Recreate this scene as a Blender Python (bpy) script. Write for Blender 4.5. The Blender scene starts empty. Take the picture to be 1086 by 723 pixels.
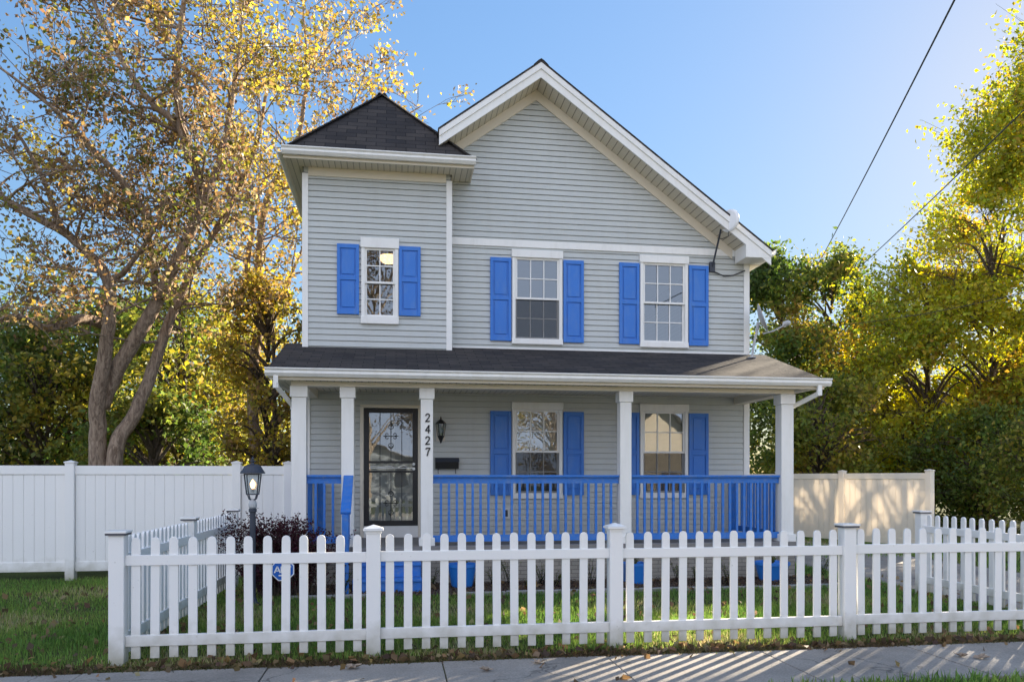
import bpy, math, random
import numpy as np
from mathutils import Vector, Matrix
R = math.radians
rnd = random.Random(7)
nr = np.random.default_rng(11)
scene = bpy.context.scene
COL = scene.collection

# ------------------------------------------------------------------ measures
F = 830.0; TH = R(8.43); HZ = 507.0; CAMZ = 1.6
def at(u, v, Y):
    """world point seen at photo pixel (u,v) when it stands at depth Y"""
    a = (u-543)/F
    zc = Y/(math.cos(TH)-a*math.sin(TH))
    return Vector((zc*(a*math.cos(TH)+math.sin(TH)), Y, CAMZ+(HZ-v)/F*zc))
SUN_AZ = R(48); SUN_EL = R(22)          # azimuth from +Y towards +X
SD = Vector((math.sin(SUN_AZ)*math.cos(SUN_EL), math.cos(SUN_AZ)*math.cos(SUN_EL), math.sin(SUN_EL)))

# ------------------------------------------------------------------ materials
def nodes(m):
    m.use_nodes = True
    return m.node_tree.nodes, m.node_tree.links
def mat(name, col, rough=.6, var=.08, scale=3.0, bump=0.0, bscale=40.0, metal=0.0, dirt=None, spec=.5):
    m = bpy.data.materials.new(name); n, l = nodes(m)
    b = n['Principled BSDF']
    tc = n.new('ShaderNodeTexCoord')
    nz = n.new('ShaderNodeTexNoise'); nz.inputs['Scale'].default_value = scale; nz.inputs['Detail'].default_value = 6
    l.new(tc.outputs['Object'], nz.inputs['Vector'])
    mx = n.new('ShaderNodeMix'); mx.data_type = 'RGBA'
    c1 = [max(0, c*(1-var)) for c in col]; c2 = [min(1, c*(1+var)) for c in col]
    if dirt: c1 = list(dirt)
    mx.inputs['A'].default_value = (*c1, 1); mx.inputs['B'].default_value = (*c2, 1)
    if dirt:
        rp = n.new('ShaderNodeMapRange'); rp.inputs['From Min'].default_value = .28; rp.inputs['From Max'].default_value = .5
        l.new(nz.outputs['Fac'], rp.inputs['Value']); l.new(rp.outputs['Result'], mx.inputs['Factor'])
    else:
        l.new(nz.outputs['Fac'], mx.inputs['Factor'])
    l.new(mx.outputs['Result'], b.inputs['Base Color'])
    b.inputs['Roughness'].default_value = rough; b.inputs['Metallic'].default_value = metal
    b.inputs['Specular IOR Level'].default_value = spec
    if bump:
        n2 = n.new('ShaderNodeTexNoise'); n2.inputs['Scale'].default_value = bscale; n2.inputs['Detail'].default_value = 5
        l.new(tc.outputs['Object'], n2.inputs['Vector'])
        bp = n.new('ShaderNodeBump'); bp.inputs['Strength'].default_value = bump; bp.inputs['Distance'].default_value = .01
        l.new(n2.outputs['Fac'], bp.inputs['Height']); l.new(bp.outputs['Normal'], b.inputs['Normal'])
    return m
def barkmat(name, c1, c2):
    m = bpy.data.materials.new(name); n, l = nodes(m); b = n['Principled BSDF']
    tc = n.new('ShaderNodeTexCoord'); mp = n.new('ShaderNodeMapping'); mp.inputs['Scale'].default_value = (1, 1, .22); l.new(tc.outputs['Object'], mp.inputs[0])
    a = n.new('ShaderNodeTexNoise'); a.inputs['Scale'].default_value = 16; a.inputs['Detail'].default_value = 8; a.inputs['Roughness'].default_value = .7; a.inputs['Distortion'].default_value = 1.2
    l.new(mp.outputs[0], a.inputs['Vector'])
    cr = n.new('ShaderNodeValToRGB'); cr.color_ramp.elements[0].position = .40; cr.color_ramp.elements[0].color = (*c1, 1); cr.color_ramp.elements[1].position = .60; cr.color_ramp.elements[1].color = (*c2, 1)
    l.new(a.outputs['Fac'], cr.inputs['Fac']); l.new(cr.outputs['Color'], b.inputs['Base Color']); b.inputs['Roughness'].default_value = .95; b.inputs['Specular IOR Level'].default_value = .2
    bp = n.new('ShaderNodeBump'); bp.inputs['Strength'].default_value = 1; bp.inputs['Distance'].default_value = .05; l.new(a.outputs['Fac'], bp.inputs['Height']); l.new(bp.outputs[0], b.inputs['Normal'])
    return m
def brickmat(name, c1, c2, cm, bw, bh, mortar, rough=.9, bump=.4, off=.5, var=.3, squash=1.0):
    m = bpy.data.materials.new(name); n, l = nodes(m); b = n['Principled BSDF']
    uv = n.new('ShaderNodeUVMap')
    t = n.new('ShaderNodeTexBrick'); t.inputs['Color1'].default_value = (*c1, 1); t.inputs['Color2'].default_value = (*c2, 1)
    t.inputs['Mortar'].default_value = (*cm, 1); t.inputs['Scale'].default_value = 1
    t.inputs['Brick Width'].default_value = bw; t.inputs['Row Height'].default_value = bh
    t.inputs['Mortar Size'].default_value = mortar; t.offset = off; t.inputs['Bias'].default_value = 0
    l.new(uv.outputs['UV'], t.inputs['Vector'])
    nz = n.new('ShaderNodeTexNoise'); nz.inputs['Scale'].default_value = 2.2; nz.inputs['Detail'].default_value = 8
    l.new(uv.outputs['UV'], nz.inputs['Vector'])
    g = n.new('ShaderNodeTexNoise'); g.inputs['Scale'].default_value = 90; l.new(uv.outputs['UV'], g.inputs['Vector'])
    mr = n.new('ShaderNodeMapRange'); mr.inputs['To Min'].default_value = 1-var; mr.inputs['To Max'].default_value = 1+var
    l.new(nz.outputs['Fac'], mr.inputs['Value'])
    mr2 = n.new('ShaderNodeMapRange'); mr2.inputs['To Min'].default_value = .6; mr2.inputs['To Max'].default_value = 1.4
    l.new(g.outputs['Fac'], mr2.inputs['Value'])
    mul = n.new('ShaderNodeMath'); mul.operation = 'MULTIPLY'; l.new(mr.outputs['Result'], mul.inputs[0]); l.new(mr2.outputs['Result'], mul.inputs[1])
    hs = n.new('ShaderNodeHueSaturation'); l.new(t.outputs['Color'], hs.inputs['Color']); l.new(mul.outputs['Value'], hs.inputs['Value'])
    l.new(hs.outputs['Color'], b.inputs['Base Color']); b.inputs['Roughness'].default_value = rough
    b.inputs['Specular IOR Level'].default_value = .25
    bp = n.new('ShaderNodeBump'); bp.inputs['Strength'].default_value = bump; bp.inputs['Distance'].default_value = .012; bp.invert = True
    ad = n.new('ShaderNodeMath'); ad.operation = 'MULTIPLY_ADD'; ad.inputs[1].default_value = -.3
    l.new(g.outputs['Fac'], ad.inputs[0]); l.new(t.outputs['Fac'], ad.inputs[2])
    l.new(ad.outputs['Value'], bp.inputs['Height']); l.new(bp.outputs['Normal'], b.inputs['Normal'])
    return m
def leafmat(name, trans=.45, rough=.5):
    m = bpy.data.materials.new(name); n, l = nodes(m); n.remove(n['Principled BSDF'])
    at_ = n.new('ShaderNodeAttribute'); at_.attribute_name = 'Col'
    d = n.new('ShaderNodeBsdfPrincipled'); d.inputs['Roughness'].default_value = rough; d.inputs['Specular IOR Level'].default_value = .35
    t = n.new('ShaderNodeBsdfTranslucent')
    l.new(at_.outputs['Color'], d.inputs['Base Color'])
    hs = n.new('ShaderNodeHueSaturation'); hs.inputs['Value'].default_value = 1.25; hs.inputs['Saturation'].default_value = 1.1
    l.new(at_.outputs['Color'], hs.inputs['Color']); l.new(hs.outputs['Color'], t.inputs['Color'])
    mx = n.new('ShaderNodeMixShader'); mx.inputs[0].default_value = trans
    l.new(d.outputs[0], mx.inputs[1]); l.new(t.outputs[0], mx.inputs[2])
    l.new(mx.outputs[0], n['Material Output'].inputs['Surface'])
    return m
def glassmat(name, tint=(.82, .92, 1.0), refl=.19):
    m = bpy.data.materials.new(name); n, l = nodes(m); n.remove(n['Principled BSDF'])
    g = n.new('ShaderNodeBsdfGlossy'); g.inputs['Roughness'].default_value = .01; g.inputs['Color'].default_value = (*tint, 1)
    t = n.new('ShaderNodeBsdfTransparent'); t.inputs['Color'].default_value = (.75, .78, .78, 1)
    tc = n.new('ShaderNodeTexCoord'); nz = n.new('ShaderNodeTexNoise'); nz.inputs['Scale'].default_value = 1.6
    l.new(tc.outputs['Object'], nz.inputs['Vector'])
    bp = n.new('ShaderNodeBump'); bp.inputs['Strength'].default_value = .15; bp.inputs['Distance'].default_value = .01
    l.new(nz.outputs['Fac'], bp.inputs['Height']); l.new(bp.outputs['Normal'], g.inputs['Normal'])
    mx = n.new('ShaderNodeMixShader'); mx.inputs[0].default_value = refl
    l.new(t.outputs[0], mx.inputs[1]); l.new(g.outputs[0], mx.inputs[2])
    l.new(mx.outputs[0], n['Material Output'].inputs['Surface'])
    return m
def emis(name, col, s):
    m = bpy.data.materials.new(name); n, l = nodes(m); b = n['Principled BSDF']
    b.inputs['Base Color'].default_value = (*col, 1); b.inputs['Emission Color'].default_value = (*col, 1)
    b.inputs['Emission Strength'].default_value = s
    return m
def vinylmat(name, col, trans):
    m = mat(name, col, .35, .03, 1.2)
    n, l = nodes(m); b = n['Principled BSDF']
    t = n.new('ShaderNodeBsdfTranslucent'); t.inputs['Color'].default_value = (*col, 1)
    mx = n.new('ShaderNodeMixShader'); mx.inputs[0].default_value = trans
    l.new(b.outputs[0], mx.inputs[1]); l.new(t.outputs[0], mx.inputs[2]); l.new(mx.outputs[0], n['Material Output'].inputs['Surface'])
    return m

M = {}
M['siding'] = mat('grey_vinyl_siding', (.51, .53, .515), .5, .06, 1.3, .05, 120)
def weather(m, sx, sz, lo, hi, col=(.33, .31, .27)):
    """rain streaks and grime with a shape of their own"""
    n, l = nodes(m); b = n['Principled BSDF']; src = b.inputs['Base Color'].links[0].from_socket
    tc = n.new('ShaderNodeTexCoord'); mp = n.new('ShaderNodeMapping'); mp.inputs['Scale'].default_value = (sx, sx, sz); l.new(tc.outputs['Object'], mp.inputs[0])
    a = n.new('ShaderNodeTexNoise'); a.inputs['Scale'].default_value = 1; a.inputs['Detail'].default_value = 7; a.inputs['Roughness'].default_value = .65; l.new(mp.outputs[0], a.inputs['Vector'])
    r = n.new('ShaderNodeMapRange'); r.inputs['From Min'].default_value = .48; r.inputs['From Max'].default_value = .8; r.inputs['To Min'].default_value = lo; r.inputs['To Max'].default_value = hi; l.new(a.outputs['Fac'], r.inputs['Value'])
    x = n.new('ShaderNodeMix'); x.data_type = 'RGBA'; x.inputs['B'].default_value = (*col, 1); l.new(src, x.inputs['A']); l.new(r.outputs['Result'], x.inputs['Factor'])
    l.new(x.outputs['Result'], b.inputs['Base Color'])
weather(M['siding'], 5, .7, 0, .2)
M['trim'] = mat('white_trim', (.82, .81, .78), .45, .03, 1.5)
M['cream'] = mat('cream_aluminium', (.74, .67, .55), .5, .04, 1.5)
M['soffit'] = brickmat('vented_soffit', (.70, .64, .52), (.68, .62, .50), (.34, .30, .23), .10, 30, .006, .55, .3, 0, .04)
M['soffit_rake'] = brickmat('vented_rake_soffit', (.70, .64, .52), (.68, .62, .50), (.30, .26, .20), 30, .13, .008, .55, .3, 0, .04)
M['shingle'] = brickmat('asphalt_shingle', (.034, .031, .032), (.064, .055, .050), (.014, .013, .013), .33, .14, .006, .95, .7, .5, .35)
M['shingle_edge'] = mat('shingle_edge', (.03, .03, .035), .9)
M['blue'] = mat('blue_paint', (.020, .165, .58), .42, .08, 2.0, .05, 60)
M['bluewood'] = mat('weathered_blue_paint', (.022, .165, .56), .55, .14, 5.0, .12, 50)
M['white'] = mat('white_vinyl', (.84, .83, .81), .35, .03, 1.0)
M['picket'] = mat('white_picket_vinyl', (.84, .83, .81), .4, .03, 2.0, .03, 30)
def splash(m):
    n, l = nodes(m); b = n['Principled BSDF']; src = b.inputs['Base Color'].links[0].from_socket
    g = n.new('ShaderNodeNewGeometry'); sp = n.new('ShaderNodeSeparateXYZ'); l.new(g.outputs['Position'], sp.inputs[0])
    nz = n.new('ShaderNodeTexNoise'); nz.inputs['Scale'].default_value = 7; nz.inputs['Detail'].default_value = 8; l.new(g.outputs['Position'], nz.inputs['Vector'])
    ml = n.new('ShaderNodeMath'); ml.operation = 'MULTIPLY_ADD'; ml.inputs[1].default_value = -.42; l.new(nz.outputs['Fac'], ml.inputs[0]); l.new(sp.outputs['Z'], ml.inputs[2])
    mr = n.new('ShaderNodeMapRange'); mr.inputs['From Min'].default_value = -.20; mr.inputs['From Max'].default_value = .12; mr.inputs['To Min'].default_value = .8; mr.inputs['To Max'].default_value = 0
    l.new(ml.outputs[0], mr.inputs['Value'])
    mx = n.new('ShaderNodeMix'); mx.data_type = 'RGBA'; mx.inputs['B'].default_value = (.36, .34, .25, 1); l.new(src, mx.inputs['A']); l.new(mr.outputs['Result'], mx.inputs['Factor'])
    n2 = n.new('ShaderNodeTexNoise'); n2.inputs['Scale'].default_value = 28; n2.inputs['Detail'].default_value = 3; l.new(g.outputs['Position'], n2.inputs['Vector'])
    m3 = n.new('ShaderNodeMapRange'); m3.inputs['From Min'].default_value = .70; m3.inputs['From Max'].default_value = .78; m3.inputs['To Max'].default_value = .4; l.new(n2.outputs['Fac'], m3.inputs['Value'])
    m4 = n.new('ShaderNodeMix'); m4.data_type = 'RGBA'; m4.inputs['B'].default_value = (.40, .38, .33, 1); l.new(mx.outputs['Result'], m4.inputs['A']); l.new(m3.outputs['Result'], m4.inputs['Factor'])
    l.new(m4.outputs['Result'], b.inputs['Base Color'])
splash(M['picket'])
M['almond'] = vinylmat('almond_vinyl', (.95, .89, .80), .36)
splash(M['white'])
weather(M['blue'], 9, 3, 0, .35, (.16, .28, .50)); weather(M['bluewood'], 14, 14, 0, .6, (.20, .26, .36)); weather(M['trim'], 6, 1.2, 0, .3, (.50, .47, .40))
M['glass'] = glassmat('window_glass')
M['doorglass'] = glassmat('door_glass', refl=.17)
M['screen'] = None
M['capband'] = mat('dark_grey_cap_band', (.10, .10, .115), .7, .3, 9)  # dark grey band below the flat post caps
M['black'] = mat('black_metal', (.012, .012, .013), .4, .1, 5)
M['slate'] = mat('dark_slate_metal', (.035, .042, .06), .5, .1, 5)
M['deck'] = mat('grey_deck', (.22, .21, .20), .8, .15, 4, .2, 60)
M['skirt'] = brickmat('tan_block_skirting', (.30, .275, .24), (.26, .24, .21), (.15, .14, .12), .20, .062, .005, .85, .5, .5, .15)
M['concrete'] = None
M['curtain'] = mat('pale_curtain', (.55, .53, .48), .9, .08, 6, .2, 30)
M['inside'] = mat('room_paint', (.35, .32, .28), .9)
M['bark'] = barkmat('grey_brown_bark', (.19, .135, .10), (.47, .36, .27))
M['barkdark'] = barkmat('dark_bark', (.05, .04, .03), (.17, .13, .10))
M['leaf'] = leafmat('leaf', .55)
M['grass'] = leafmat('grass_blade', .55)
M['silver'] = mat('grey_antenna', (.42, .43, .44), .45, .1, 6)
M['signblue'] = mat('sign_blue', (.01, .12, .52), .4, .03)
M['signwhite'] = mat('sign_white', (.85, .85, .85), .4, .03)
M['soil'] = mat('mulch_soil', (.075, .052, .036), .95, .5, 18, .8, 40)
M['stone'] = mat('bed_edging', (.27, .26, .245), .9, .25, 8, .4, 40)
M['wire'] = mat('cable', (.03, .03, .032), .6)
M['ventbox'] = mat('grey_box', (.66, .66, .64), .5, .05)
M['pot'] = mat('blue_plastic_pot', (.02, .17, .55), .35, .08, 3)

def screenmat():
    m = bpy.data.materials.new('insect_screen'); n, l = nodes(m); n.remove(n['Principled BSDF'])
    d = n.new('ShaderNodeBsdfDiffuse'); d.inputs['Color'].default_value = (.06, .062, .065, 1)
    t = n.new('ShaderNodeBsdfTransparent'); mx = n.new('ShaderNodeMixShader'); mx.inputs[0].default_value = .5
    l.new(t.outputs[0], mx.inputs[1]); l.new(d.outputs[0], mx.inputs[2]); l.new(mx.outputs[0], n['Material Output'].inputs['Surface'])
    return m
M['screen'] = screenmat()
def concretemat(name, base, joints=False):
    m = bpy.data.materials.new(name); n, l = nodes(m); b = n['Principled BSDF']
    tc = n.new('ShaderNodeTexCoord')
    a = n.new('ShaderNodeTexNoise'); a.inputs['Scale'].default_value = 1.1; a.inputs['Detail'].default_value = 9; a.inputs['Roughness'].default_value = .65
    c = n.new('ShaderNodeTexNoise'); c.inputs['Scale'].default_value = 60; c.inputs['Detail'].default_value = 4
    for x in (a, c): l.new(tc.outputs['Object'], x.inputs['Vector'])
    r1 = n.new('ShaderNodeMapRange'); r1.inputs['From Min'].default_value = .3; r1.inputs['From Max'].default_value = .7; r1.inputs['To Min'].default_value = .68; r1.inputs['To Max'].default_value = 1.22
    l.new(a.outputs['Fac'], r1.inputs['Value'])
    r2 = n.new('ShaderNodeMapRange'); r2.inputs['From Min'].default_value = .3; r2.inputs['From Max'].default_value = .7; r2.inputs['To Min'].default_value = .8; r2.inputs['To Max'].default_value = 1.2
    l.new(c.outputs['Fac'], r2.inputs['Value'])
    mu = n.new('ShaderNodeMath'); mu.operation = 'MULTIPLY'; l.new(r1.outputs[0], mu.inputs[0]); l.new(r2.outputs[0], mu.inputs[1])
    # hairline cracks
    v = n.new('ShaderNodeTexVoronoi'); v.feature = 'DISTANCE_TO_EDGE'; v.inputs['Scale'].default_value = .55
    w = n.new('ShaderNodeTexNoise'); w.inputs['Scale'].default_value = 2.5; w.inputs['Detail'].default_value = 6
    l.new(tc.outputs['Object'], w.inputs['Vector'])
    ma = n.new('ShaderNodeVectorMath'); ma.operation = 'MULTIPLY_ADD'; ma.inputs[1].default_value = (.5, .5, .5)
    l.new(w.outputs['Color'], ma.inputs[0]); l.new(tc.outputs['Object'], ma.inputs[2]); l.new(ma.outputs[0], v.inputs['Vector'])
    cr = n.new('ShaderNodeMapRange'); cr.inputs['From Max'].default_value = .006; cr.inputs['To Min'].default_value = .45; cr.inputs['To Max'].default_value = 1
    l.new(v.outputs['Distance'], cr.inputs['Value'])
    m2 = n.new('ShaderNodeMath'); m2.operation = 'MULTIPLY'; l.new(mu.outputs[0], m2.inputs[0]); l.new(cr.outputs[0], m2.inputs[1])
    hs = n.new('ShaderNodeHueSaturation'); hs.inputs['Color'].default_value = (*base, 1); l.new(m2.outputs[0], hs.inputs['Value'])
    l.new(hs.outputs[0], b.inputs['Base Color']); b.inputs['Roughness'].default_value = .85; b.inputs['Specular IOR Level'].default_value = .3
    bp = n.new('ShaderNodeBump'); bp.inputs['Strength'].default_value = .35; bp.inputs['Distance'].default_value = .006
    l.new(m2.outputs[0], bp.inputs['Height']); l.new(bp.outputs[0], b.inputs['Normal'])
    return m
M['concrete'] = concretemat('sidewalk_concrete', (.285, .26, .23))
M['drive'] = concretemat('driveway_concrete', (.25, .225, .20))
M['asphalt'] = mat('worn_concrete_street', (.30, .275, .245), .9, .2, 2, .5, 60)
def groundmat():
    m = bpy.data.materials.new('ground_soil_grass'); n, l = nodes(m); b = n['Principled BSDF']
    tc = n.new('ShaderNodeTexCoord')
    a = n.new('ShaderNodeTexNoise'); a.inputs['Scale'].default_value = .9; a.inputs['Detail'].default_value = 10
    c = n.new('ShaderNodeTexNoise'); c.inputs['Scale'].default_value = 25; c.inputs['Detail'].default_value = 6
    for x in (a, c): l.new(tc.outputs['Object'], x.inputs['Vector'])
    cr = n.new('ShaderNodeValToRGB'); cr.color_ramp.elements[0].position = .35; cr.color_ramp.elements[0].color = (.06, .07, .025, 1)
    cr.color_ramp.elements[1].position = .68; cr.color_ramp.elements[1].color = (.10, .12, .035, 1)
    l.new(a.outputs['Fac'], cr.inputs['Fac'])
    mr = n.new('ShaderNodeMapRange'); mr.inputs['From Min'].default_value = .3; mr.inputs['From Max'].default_value = .7; mr.inputs['To Min'].default_value = .5; mr.inputs['To Max'].default_value = 1.5
    l.new(c.outputs['Fac'], mr.inputs['Value'])
    hs = n.new('ShaderNodeHueSaturation'); l.new(cr.outputs['Color'], hs.inputs['Color']); l.new(mr.outputs[0], hs.inputs['Value'])
    l.new(hs.outputs[0], b.inputs['Base Color']); b.inputs['Roughness'].default_value = 1; b.inputs['Specular IOR Level'].default_value = .1
    bp = n.new('ShaderNodeBump'); bp.inputs['Strength'].default_value = .8; bp.inputs['Distance'].default_value = .02
    l.new(c.outputs['Fac'], bp.inputs['Height']); l.new(bp.outputs[0], b.inputs['Normal'])
    return m
M['ground'] = groundmat()

# ------------------------------------------------------------------ mesh builder
class MB:
    def __init__(s): s.v = []; s.f = []
    def poly(s, pts):
        i = len(s.v); s.v += [tuple(p) for p in pts]; s.f.append(tuple(range(i, i+len(pts)))); return s
    def box(s, x0, x1, y0, y1, z0, z1):
        i = len(s.v)
        s.v += [(x, y, z) for z in (z0, z1) for y in (y0, y1) for x in (x0, x1)]
        for f in ((0, 2, 3, 1), (4, 5, 7, 6), (0, 1, 5, 4), (2, 6, 7, 3), (0, 4, 6, 2), (1, 3, 7, 5)):
            s.f.append(tuple(i+k for k in f))
        return s
    def prism(s, pts, d):
        """extrude polygon pts (3D) by vector d"""
        n = len(pts); i = len(s.v); d = Vector(d)
        s.v += [tuple(Vector(p)) for p in pts]+[tuple(Vector(p)+d) for p in pts]
        s.f.append(tuple(range(i, i+n))); s.f.append(tuple(range(i+2*n-1, i+n-1, -1)))
        for k in range(n):
            j = (k+1) % n; s.f.append((i+k, i+n+k, i+n+j, i+j))
        return s
    def bar(s, p, q, w, h, up=(0, 0, 1)):
        p = Vector(p); q = Vector(q); d = (q-p).normalized(); up = Vector(up)
        a = d.cross(up)
        if a.length < 1e-4: a = d.cross(Vector((1, 0, 0)))
        a.normalize(); b = a.cross(d).normalized()
        pts = [p+a*w/2*sx+b*h/2*sy for sx, sy in ((-1, -1), (1, -1), (1, 1), (-1, 1))]
        return s.prism(pts, q-p)
    def tube(s, pts, rs, n=8, cap=True):
        pts = [Vector(p) for p in pts]
        if not hasattr(rs, '__len__'): rs = [rs]*len(pts)
        base = len(s.v); prev = None
        for k, p in enumerate(pts):
            t = (pts[min(k+1, len(pts)-1)]-pts[max(k-1, 0)]).normalized()
            if prev is None:
                a = t.cross(Vector((0, 0, 1)))
                if a.length < .05: a = t.cross(Vector((1, 0, 0)))
            else: a = prev-t*prev.dot(t)
            if a.length < 1e-6: a = t.orthogonal()
            a.normalize(); prev = a; b = t.cross(a)
            for j in range(n):
                an = 2*math.pi*j/n
                s.v.append(tuple(p+(a*math.cos(an)+b*math.sin(an))*rs[k]))
        for k in range(len(pts)-1):
            for j in range(n):
                s.f.append((base+k*n+j, base+k*n+(j+1) % n, base+(k+1)*n+(j+1) % n, base+(k+1)*n+j))
        if cap:
            s.f.append(tuple(base+j for j in range(n))[::-1]); e = base+(len(pts)-1)*n
            s.f.append(tuple(e+j for j in range(n)))
        return s
    def lathe(s, c, prof, n=16, ph=0):
        c = Vector(c); base = len(s.v)
        for r, z in prof:
            for j in range(n):
                an = 2*math.pi*j/n+ph; s.v.append((c.x+r*math.cos(an), c.y+r*math.sin(an), c.z+z))
        for k in range(len(prof)-1):
            for j in range(n):
                s.f.append((base+k*n+j, base+k*n+(j+1) % n, base+(k+1)*n+(j+1) % n, base+(k+1)*n+j))
        s.f.append(tuple(base+j for j in range(n))[::-1]); e = base+(len(prof)-1)*n
        s.f.append(tuple(e+j for j in range(n)))
        return s
    def build(s, name, m, parent=None, smooth=False, uv=True, bevel=0):
        me = bpy.data.meshes.new(name)
        off = Vector(parent_loc(parent)) if parent else Vector((0, 0, 0))
        me.from_pydata([(x-off.x, y-off.y, z-off.z) for x, y, z in s.v], [], s.f)
        if uv:
            ul = me.uv_layers.new(name='UVMap'); buf = np.zeros((len(me.loops), 2), dtype=np.float32)
            k = 0
            for f in s.f:
                p = [Vector(s.v[i]) for i in f]; n = Vector((0, 0, 0))
                for i in range(len(p)):
                    n += (p[i]-p[0]).cross(p[(i+1) % len(p)]-p[0])
                if n.length < 1e-12: n = Vector((0, 0, 1))
                n.normalize()
                h = Vector((0, 0, 1)).cross(n)
                if h.length < .02: h = Vector((1, 0, 0))
                h.normalize()
                if h.x < -.01 or (abs(h.x) <= .01 and h.y < 0): h = -h
                w = n.cross(h)
                if w.z < 0 or (abs(w.z) < .02 and w.y < 0): w = -w
                for q in p:
                    buf[k] = (q.dot(h), q.dot(w)); k += 1
            ul.data.foreach_set('uv', buf.ravel())
        me.materials.append(m); me.validate()
        if smooth: me.polygons.foreach_set('use_smooth', [True]*len(me.polygons))
        o = bpy.data.objects.new(name, me); COL.objects.link(o)
        if parent: o.parent = parent
        if bevel:
            b = o.modifiers.new('bevel', 'BEVEL'); b.width = bevel; b.segments = 2; b.limit_method = 'ANGLE'
        return o
def parent_loc(p):
    v = Vector((0, 0, 0))
    while p: v += p.location; p = p.parent
    return v
def thing(name, label, cat, loc=(0, 0, 0), group=None):
    o = bpy.data.objects.new(name, None); COL.objects.link(o); o.location = loc; o.empty_display_size = .2
    o['label'] = label; o['category'] = cat
    if group: o['group'] = group
    return o
def tag(o, label, cat, group=None):
    o['label'] = label; o['category'] = cat
    if group: o['group'] = group
    return o
def struct(o): o['kind'] = 'structure'; return o
def copy_tree(o, parent=None):
    c = o.copy(); COL.objects.link(c); c.parent = parent
    for ch in list(o.children): copy_tree(ch, c)
    return c

# ------------------------------------------------------------------ ground
struct(MB().poly([(-300, -300, 0), (300, -300, 0), (300, 400, 0), (-300, 400, 0)]).build('ground', M['ground']))
b = MB(); joints = [-12.7+1.455*k for k in range(24)]
for x0, x1 in zip(joints, joints[1:]):
    j = rnd.uniform(-.004, .004)
    b.box(x0+.005, x1-.005, 5.62, 6.78, -.05, .022+j)
struct(b.build('sidewalk', M['concrete'], bevel=.006))
struct(MB().poly([(-60, -6, .008), (60, -6, .008), (60, 2.9, .008), (-60, 2.9, .008)]).build('street', M['asphalt']))
struct(MB().box(-60, 60, 2.9, 3.05, -.1, .12).box(-60, 60, -6.15, -6, -.1, .12).build('kerb', M['concrete']))
struct(MB().poly([(7.35, 3.05, .010), (10.4, 3.05, .010), (10.4, 5.6, .010), (7.35, 5.6, .010)]).poly([(7.35, 6.8, .010), (10.4, 6.8, .010), (10.4, 24, .010), (7.35, 24, .010)]).build('driveway', M['drive']))
struct(MB().poly([(-1.5, 10.72, .012), (6.5, 10.72, .012), (6.9, 11.9, .012), (-1.9, 11.9, .012)]).build('mulch_bed', M['soil']))
o = MB()
t = thing('edging', 'low grey concrete edging strip between lawn and mulch bed', 'edging', (-1.4, 10.68, 0))
x = -1.4
while x < 6.5:
    w = rnd.uniform(.55, .62)
    if not (-.62 < x < .42): MB().box(x, x+w-.01, 10.64+rnd.uniform(-.008, .008), 10.73, -.02, .05+rnd.uniform(-.006, .006)).build('kerb_block', M['stone'], t, bevel=.008)
    x += w

# ------------------------------------------------------------------ leaf / blade clouds
def leafmesh(name, P, S, C, m, parent=None, droop=.0, aspect=.62):
    """P (N,3) centres, S (N,) sizes, C (N,3) colours: one small folded leaf each"""
    P = np.asarray(P, dtype=np.float64); N = len(P)
    d = nr.normal(size=(N, 3)); d[:, 2] -= droop; d /= np.linalg.norm(d, axis=1)[:, None]
    e = nr.normal(size=(N, 3)); s_ = np.cross(d, e); s_ /= np.linalg.norm(s_, axis=1)[:, None]
    n_ = np.cross(d, s_)
    S = np.asarray(S)[:, None]
    v = np.empty((N, 4, 3))
    v[:, 0] = P-d*S*.5; v[:, 2] = P+d*S*.5
    v[:, 1] = P+s_*S*aspect*.5+n_*S*.12-d*S*.06; v[:, 3] = P-s_*S*aspect*.5+n_*S*.12-d*S*.06
    off = parent_loc(parent) if parent else Vector((0, 0, 0))
    v -= np.array(off)
    me = bpy.data.meshes.new(name)
    me.vertices.add(N*4); me.vertices.foreach_set('co', v.ravel())
    me.loops.add(N*4); me.loops.foreach_set('vertex_index', np.arange(N*4, dtype=np.int32))
    me.polygons.add(N); me.polygons.foreach_set('loop_start', np.arange(0, N*4, 4, dtype=np.int32))
    me.polygons.foreach_set('loop_total', np.full(N, 4, dtype=np.int32))
    ca = me.color_attributes.new('Col', 'FLOAT_COLOR', 'POINT')
    cc = np.ones((N, 4, 4), dtype=np.float32); cc[:, :, :3] = np.clip(np.asarray(C), 0, 1)[:, None, :]
    ca.data.foreach_set('color', cc.ravel())
    me.update(); me.validate(); me.materials.append(m)
    o = bpy.data.objects.new(name, me); COL.objects.link(o)
    if parent: o.parent = parent
    return o
def palette(N, cols, wts, jit=.18, P=None, sc=1.2):
    cols = np.array(cols); wts = np.array(wts, float); wts /= wts.sum()
    if P is not None:      # neighbouring leaves share a tone
        q = np.sin(P[:, 0]*sc+1.3*np.sin(P[:, 2]*sc*.8))+np.sin(P[:, 1]*sc*1.1+P[:, 2]*sc*.7)
        q = (q-q.min())/(q.max()-q.min()+1e-9)+nr.normal(size=N)*.17
        cw = np.cumsum(wts); idx = np.clip(np.searchsorted(cw, np.clip(q, 0, .999)), 0, len(cols)-1)
    else: idx = nr.choice(len(cols), N, p=wts)
    C = cols[idx]*(1+nr.normal(size=(N, 1))*jit)*(1+nr.normal(size=(N, 3))*.06)
    return np.clip(C, .01, .95)
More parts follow.
